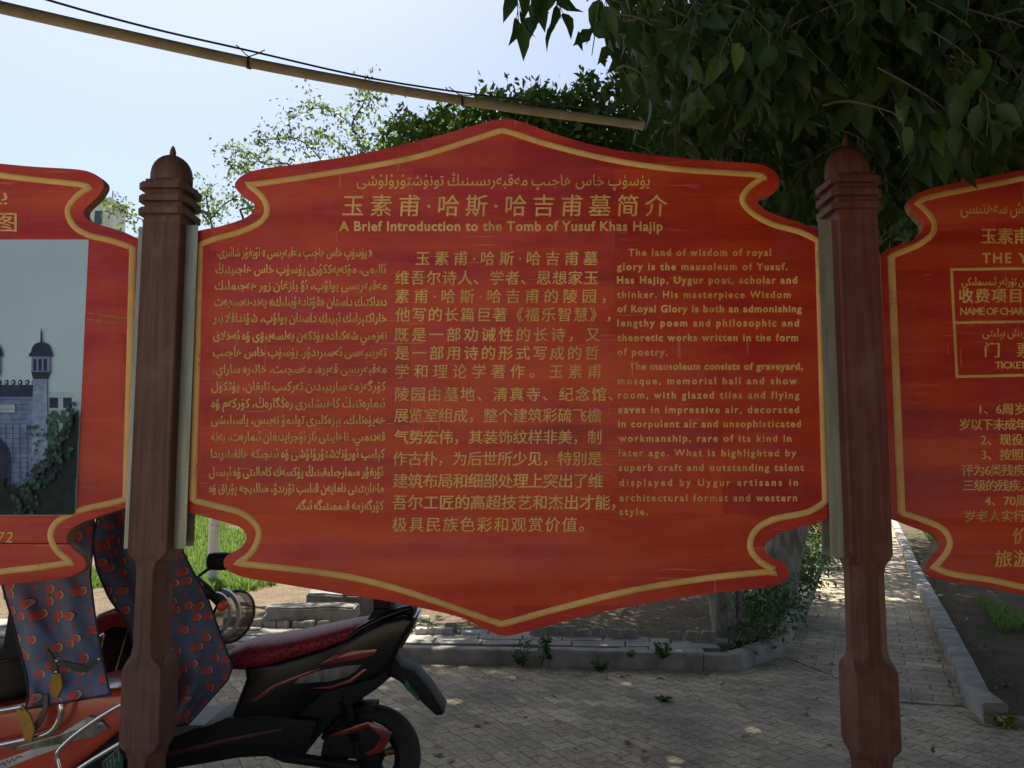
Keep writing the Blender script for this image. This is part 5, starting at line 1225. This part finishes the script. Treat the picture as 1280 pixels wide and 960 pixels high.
weed('bushy weed against the kerb, left of the tall climbing weed', 653, 834, .19, 6, .045, .5)
weed('small weed at the foot of the kerb right of the tall weed', 750, 838, .06, 6, .035, .9)
weed('spiky weed growing from the pavement joint near the brick edging', 829, 824, .13, 9, .04, .6, .095)
weed('tiny weed in the pavement joint left of the spiky weed', 788, 822, .06, 4, .03, .5, .095)
weed('low weed by the white stones behind the scooter tail', 538, 792, .1, 6, .04, .8, .08, M_BRIGHT)
weed('low weed between scooter tail and white stones', 524, 790, .12, 6, .045, .8, .08, M_BRIGHT)
weed('yellowing tuft at the corner of the right kerb', 1256, 909, .07, 7, .06, 1.0, .004, leaf_mat('yellow_leaf', [(.25, .2, .05), (.3, .26, .07)]))
weed('flattened green tuft on the plaza paving', 828, 876, .025, 5, .035, 2.0, .004)

# grass
def blades(name, n, sampler, hmin, hmax, mat, kind='stuff', wd=.006):
    V = []; Fc = []
    for i in range(n):
        x, y, z = sampler(); h = rng.uniform(hmin, hmax); a = rng.random() * 6.28; b_ = rng.random() * 6.28; l = h * rng.uniform(.1, .7)
        dx, dy = math.cos(a) * wd, math.sin(a) * wd; lx, ly = math.cos(b_) * l, math.sin(b_) * l; k = len(V)
        V += [(x - dx, y - dy, z), (x + dx, y + dy, z), (x + lx * .4 + dx * .7, y + ly * .4 + dy * .7, z + h * .6), (x + lx * .4 - dx * .7, y + ly * .4 - dy * .7, z + h * .6), (x + lx, y + ly, z + h)]
        Fc += [(k, k + 1, k + 2, k + 3), (k + 3, k + 2, k + 4)]
    return tag(mk(name, V, Fc, mat), kind=kind)
def g_left():
    while True:
        y = 7.9 + 9 * rng.random() ** 1.5; x = rng.uniform(-.9, -.02) * (y * .72)
        if math.sin(x * 2.1 + y) + math.sin(y * 1.7 - x * 1.2) > -.9 + max(0, (8.6 - y)) * 1.6 and not (x > -1.6 and rng.random() < .55 + .3 * (x + 1.6)): return x, y, .09 + .02 * max(0, y - 9)
tag(blades('grass', 60000, g_left, .04, .13, M_GRASS, wd=.007), 'tall green grass growing on the sunny bank at left', 'grass')
M_GRASS2 = leaf_mat('dry_grass', [(.10, .11, .03), (.17, .15, .06), (.08, .11, .03)], transl=.3, spec=.2)
def g_right():
    while True:
        y = rng.uniform(4.8, 17); x = 2.95 + (y - 4.4) * .455 + .15 + 5 * rng.random() ** 1.4
        if math.sin(x * 1.9 + y * .8) + math.sin(y * 1.3 - x * 2.2) > .1: return x, y, .03
tag(blades('grass', 20000, g_right, .03, .11, M_GRASS), 'short patchy grass on the verge right of the path', 'grass')
def g_mid():
    while True:
        y = rng.uniform(9.0, 17); x = rng.uniform(-.3, 3.6)
        if x < (y - 5.8) * .455 + 1.8: return x, y, .09
tag(blades('grass', 5000, g_mid, .05, .2, M_GRASS2), 'thin grass behind the bare dirt bed', 'grass')
far_c = np.stack([rng.uniform(-24, 30, 420), rng.uniform(24, 27, 420), rng.uniform(.3, 2.6, 420)], 1)
tag(leaf_mesh('hedge', [clumps(far_c, 22, .35, .22, LEAF_LOW, down=.2)], M_LEAF_MID), 'long green hedge across the far end of the garden', 'hedge', kind='stuff')

# ------------------------------------------------------------------ small things on the ground
M_BRICK = pm('worn_edging_brick', (.42, .38, .31), (.26, .22, .18), scale=14, rough=.9, bump=.6, bscale=60)
bm = bmesh.new(); bmesh.ops.create_cube(bm, size=1); bmesh.ops.scale(bm, vec=(.10, .055, .10), verts=bm.verts); bmesh.ops.bevel(bm, geom=bm.edges[:], offset=.008, segments=2, affect='EDGES')
br0 = bmo('edging_brick', bm, M_BRICK, None, 40); tag(br0, 'grey brick stood on edge in the row behind the pavement', 'brick', 'edging bricks behind the pavement')
nB = 0; L_ = (E1 - E0).length; s = -1.0
while s < L_ - .02:
    p = E0 + edge_dir * s
    if random.random() < .88 and not (1.9 < s < 2.35):
        o = br0 if nB == 0 else br0.copy()
        if nB: col.objects.link(o)
        o.location = (p.x, p.y + random.uniform(-.015, .015), .055 + random.uniform(-.01, .015)); o.rotation_euler = (random.uniform(-.12, .12), random.uniform(-.15, .15), math.atan2(edge_dir.y, edge_dir.x) + random.uniform(-.12, .12)); nB += 1
    s += random.uniform(.108, .125)
def rock(name, label, c, size, mat, cat, rot=0, group=None, seed=1):
    bm = bmesh.new(); bmesh.ops.create_cube(bm, size=1); bmesh.ops.subdivide_edges(bm, edges=bm.edges[:], cuts=3, use_grid_fill=True); rr_ = random.Random(seed)
    for v in bm.verts: v.co = Vector((v.co.x * size[0], v.co.y * size[1], (v.co.z + .5) * size[2])) + Vector([rr_.uniform(-1, 1) * .045 * min(size) for _ in range(3)])
    bmesh.ops.bevel(bm, geom=[e for e in bm.edges if e.calc_face_angle(0) > .8], offset=min(size) * .08, segments=2, affect='EDGES')
    bmesh.ops.rotate(bm, verts=bm.verts, cent=(0, 0, 0), matrix=Matrix.Rotation(rot, 3, 'Z')); bmesh.ops.translate(bm, verts=bm.verts, vec=c)
    return tag(bmo(name, bm, mat, None, 50), label, cat, group)
q = G(390, 782, .08); rock('concrete_block', 'long pale concrete block lying behind the scooter seat', (q.x, q.y, .06), (.74, .22, .19), M_KERB, 'concrete block', .03, None, 5)
q = G(415, 774, .08); rock('concrete_block', 'grey broken concrete slab lying behind the pale block', (q.x + .05, q.y + .2, .06), (.62, .2, .22), pm('dark_concrete', (.25, .24, .22), (.16, .15, .14), scale=8, rough=.9, bump=.5), 'concrete block', -.06, None, 6)
M_WST = pm('whitewashed_stone', (.62, .60, .56), (.38, .34, .30), scale=14, rough=.9, bump=.5)
for i, (px, lab) in enumerate(((527, 'white painted stone nearest the scooter tail'), (543, 'white painted stone between two others behind the pavement'), (558, 'white painted stone nearest the central board tip'))):
    q = G(px, 794, .08); rock('white_stone', lab, (q.x, q.y, .07), (.095, .07, .07), M_WST, 'stone', .05 * i, 'white painted stones', 9 + i)
q = G(500, 778, .08); rock('concrete_block', 'flat pale stone in the weeds behind the scooter tail', (q.x + .1, q.y, .06), (.3, .2, .06), M_KERB, 'stone', .1, None, 20)
m = MB(); q = G(430, 772, .08); m.tube([q, q + Vector((0, .0, .45)), q + Vector((.003, 0, .9))], .018, 10); tag(m.build('stake', pm('grey_stake', (.22, .20, .17), rough=.8), None), 'thin grey stake standing behind the concrete block', 'stake')
# fallen leaves
def leaf_obj(mat, size):
    v, tf, k, n = leaf_geo([(0, 0, 0)], [(0, 1, .02)], [size], LEAF_FULL); v = np.array(LEAF_FULL[0]) * size; v[:, 2] = np.abs(v[:, 2]) * 1.3 + .002
    return mk('fallen_leaf', v, LEAF_FULL[1], mat, smooth=180, origin=(0, 0, 0))
LM = [pm('dry_yellow_leaf', (.48, .36, .10), (.36, .25, .07), rough=.7), pm('dry_brown_leaf', (.24, .14, .06), (.15, .085, .04), rough=.7), pm('fallen_green_leaf', (.10, .15, .04), (.07, .10, .03), rough=.6)]
src = [tag(leaf_obj(mm, s_), lab, 'leaf', gr) for mm, s_, lab, gr in ((LM[0], .055, 'small yellow leaf fallen on the paving', 'yellow fallen leaves'), (LM[1], .05, 'small brown dry leaf fallen on the ground', 'brown fallen leaves'), (LM[2], .05, 'small green leaf fallen on the paving', 'green fallen leaves'))]
spots = []
for _ in range(46): spots.append((G(random.uniform(520, 1280), random.uniform(842, 958)), .006, random.choice((0, 0, 0, 1, 2))))
for _ in range(24): spots.append((G(random.uniform(720, 960), random.uniform(836, 850)), .006, random.choice((0, 0, 1))))
for _ in range(26): spots.append((G(random.uniform(1010, 1190), random.uniform(720, 880)), .011, random.choice((0, 0, 1))))
for px, py in ((702, 903), (603, 905), (668, 943), (1196, 845), (1190, 860), (1205, 885), (1160, 825)): spots.append((G(px, py), .008, 0))
for _ in range(60):
    g_ = G(random.uniform(690, 905), random.uniform(748, 790), .09); spots.append((g_, g_.z + .012, 1 if random.random() < .75 else 0))
for _ in range(30): spots.append((G(random.uniform(1180, 1280), random.uniform(760, 890), .05), .07, random.choice((0, 1, 1))))
def on_path(p): return True
used_ = [0, 0, 0]
for (p, z, k) in spots:
    if z < .03 and p.y > 5.0 and p.x < KL[6].x + .05 + (p.y - 5.8) * .455 and p.y > KL[4].y - .05: continue
    o = src[k] if used_[k] == 0 else src[k].copy()
    if used_[k]: col.objects.link(o)
    used_[k] += 1
    o.location = (p.x, p.y, z); o.rotation_euler = (random.uniform(-.3, .3), random.uniform(-.3, .3), random.uniform(0, 6.28)); sc_ = random.uniform(.55, 1.2); o.scale = (sc_, sc_, sc_)

# white stair tower far off at the left
M_WALL = pm('pale_render', (.62, .62, .60), (.5, .5, .49), scale=.6, rough=.9); M_WIN = pm('window_glass', (.06, .08, .10), rough=.15)
YT = 70; xa = P(110, 262, YT).x; xb = P(137, 262, YT).x; zt_ = P(120, 252, YT).z
TT = thing('tower_block', 'pale distant tower seen in the notch beside the left board', 'building', ((xa + xb) / 2, YT + 1.5, 0))
m = MB(); m.box(xa, xb, YT, YT + 3, 0, zt_); m.box(xa - 5, xa - .01, YT + .5, YT + 9, 0, zt_ - 4); m.build('wall', M_WALL, TT, smooth=None)
m = MB(); m.box(xa - .15, xb + .15, YT - .15, YT + 3.15, zt_ + .01, zt_ + .35); m.build('roof', M_WALL, TT, smooth=None)
for k in range(7):
    z_ = zt_ - 2.2 - k * 3.0
    if z_ > 1: m = MB(); m.box((xa + xb) / 2 - .35, (xa + xb) / 2 + .35, YT - .03, YT - .003, z_, z_ + 1.3); m.build('window', M_WIN, TT, smooth=None)
m = MB(); m.tube([Vector((xb - .3, YT + 1, zt_ + .3)), Vector((xb - .3, YT + 1, zt_ + 1.4))], .05, 6); m.build('antenna', M_WIRE, TT)
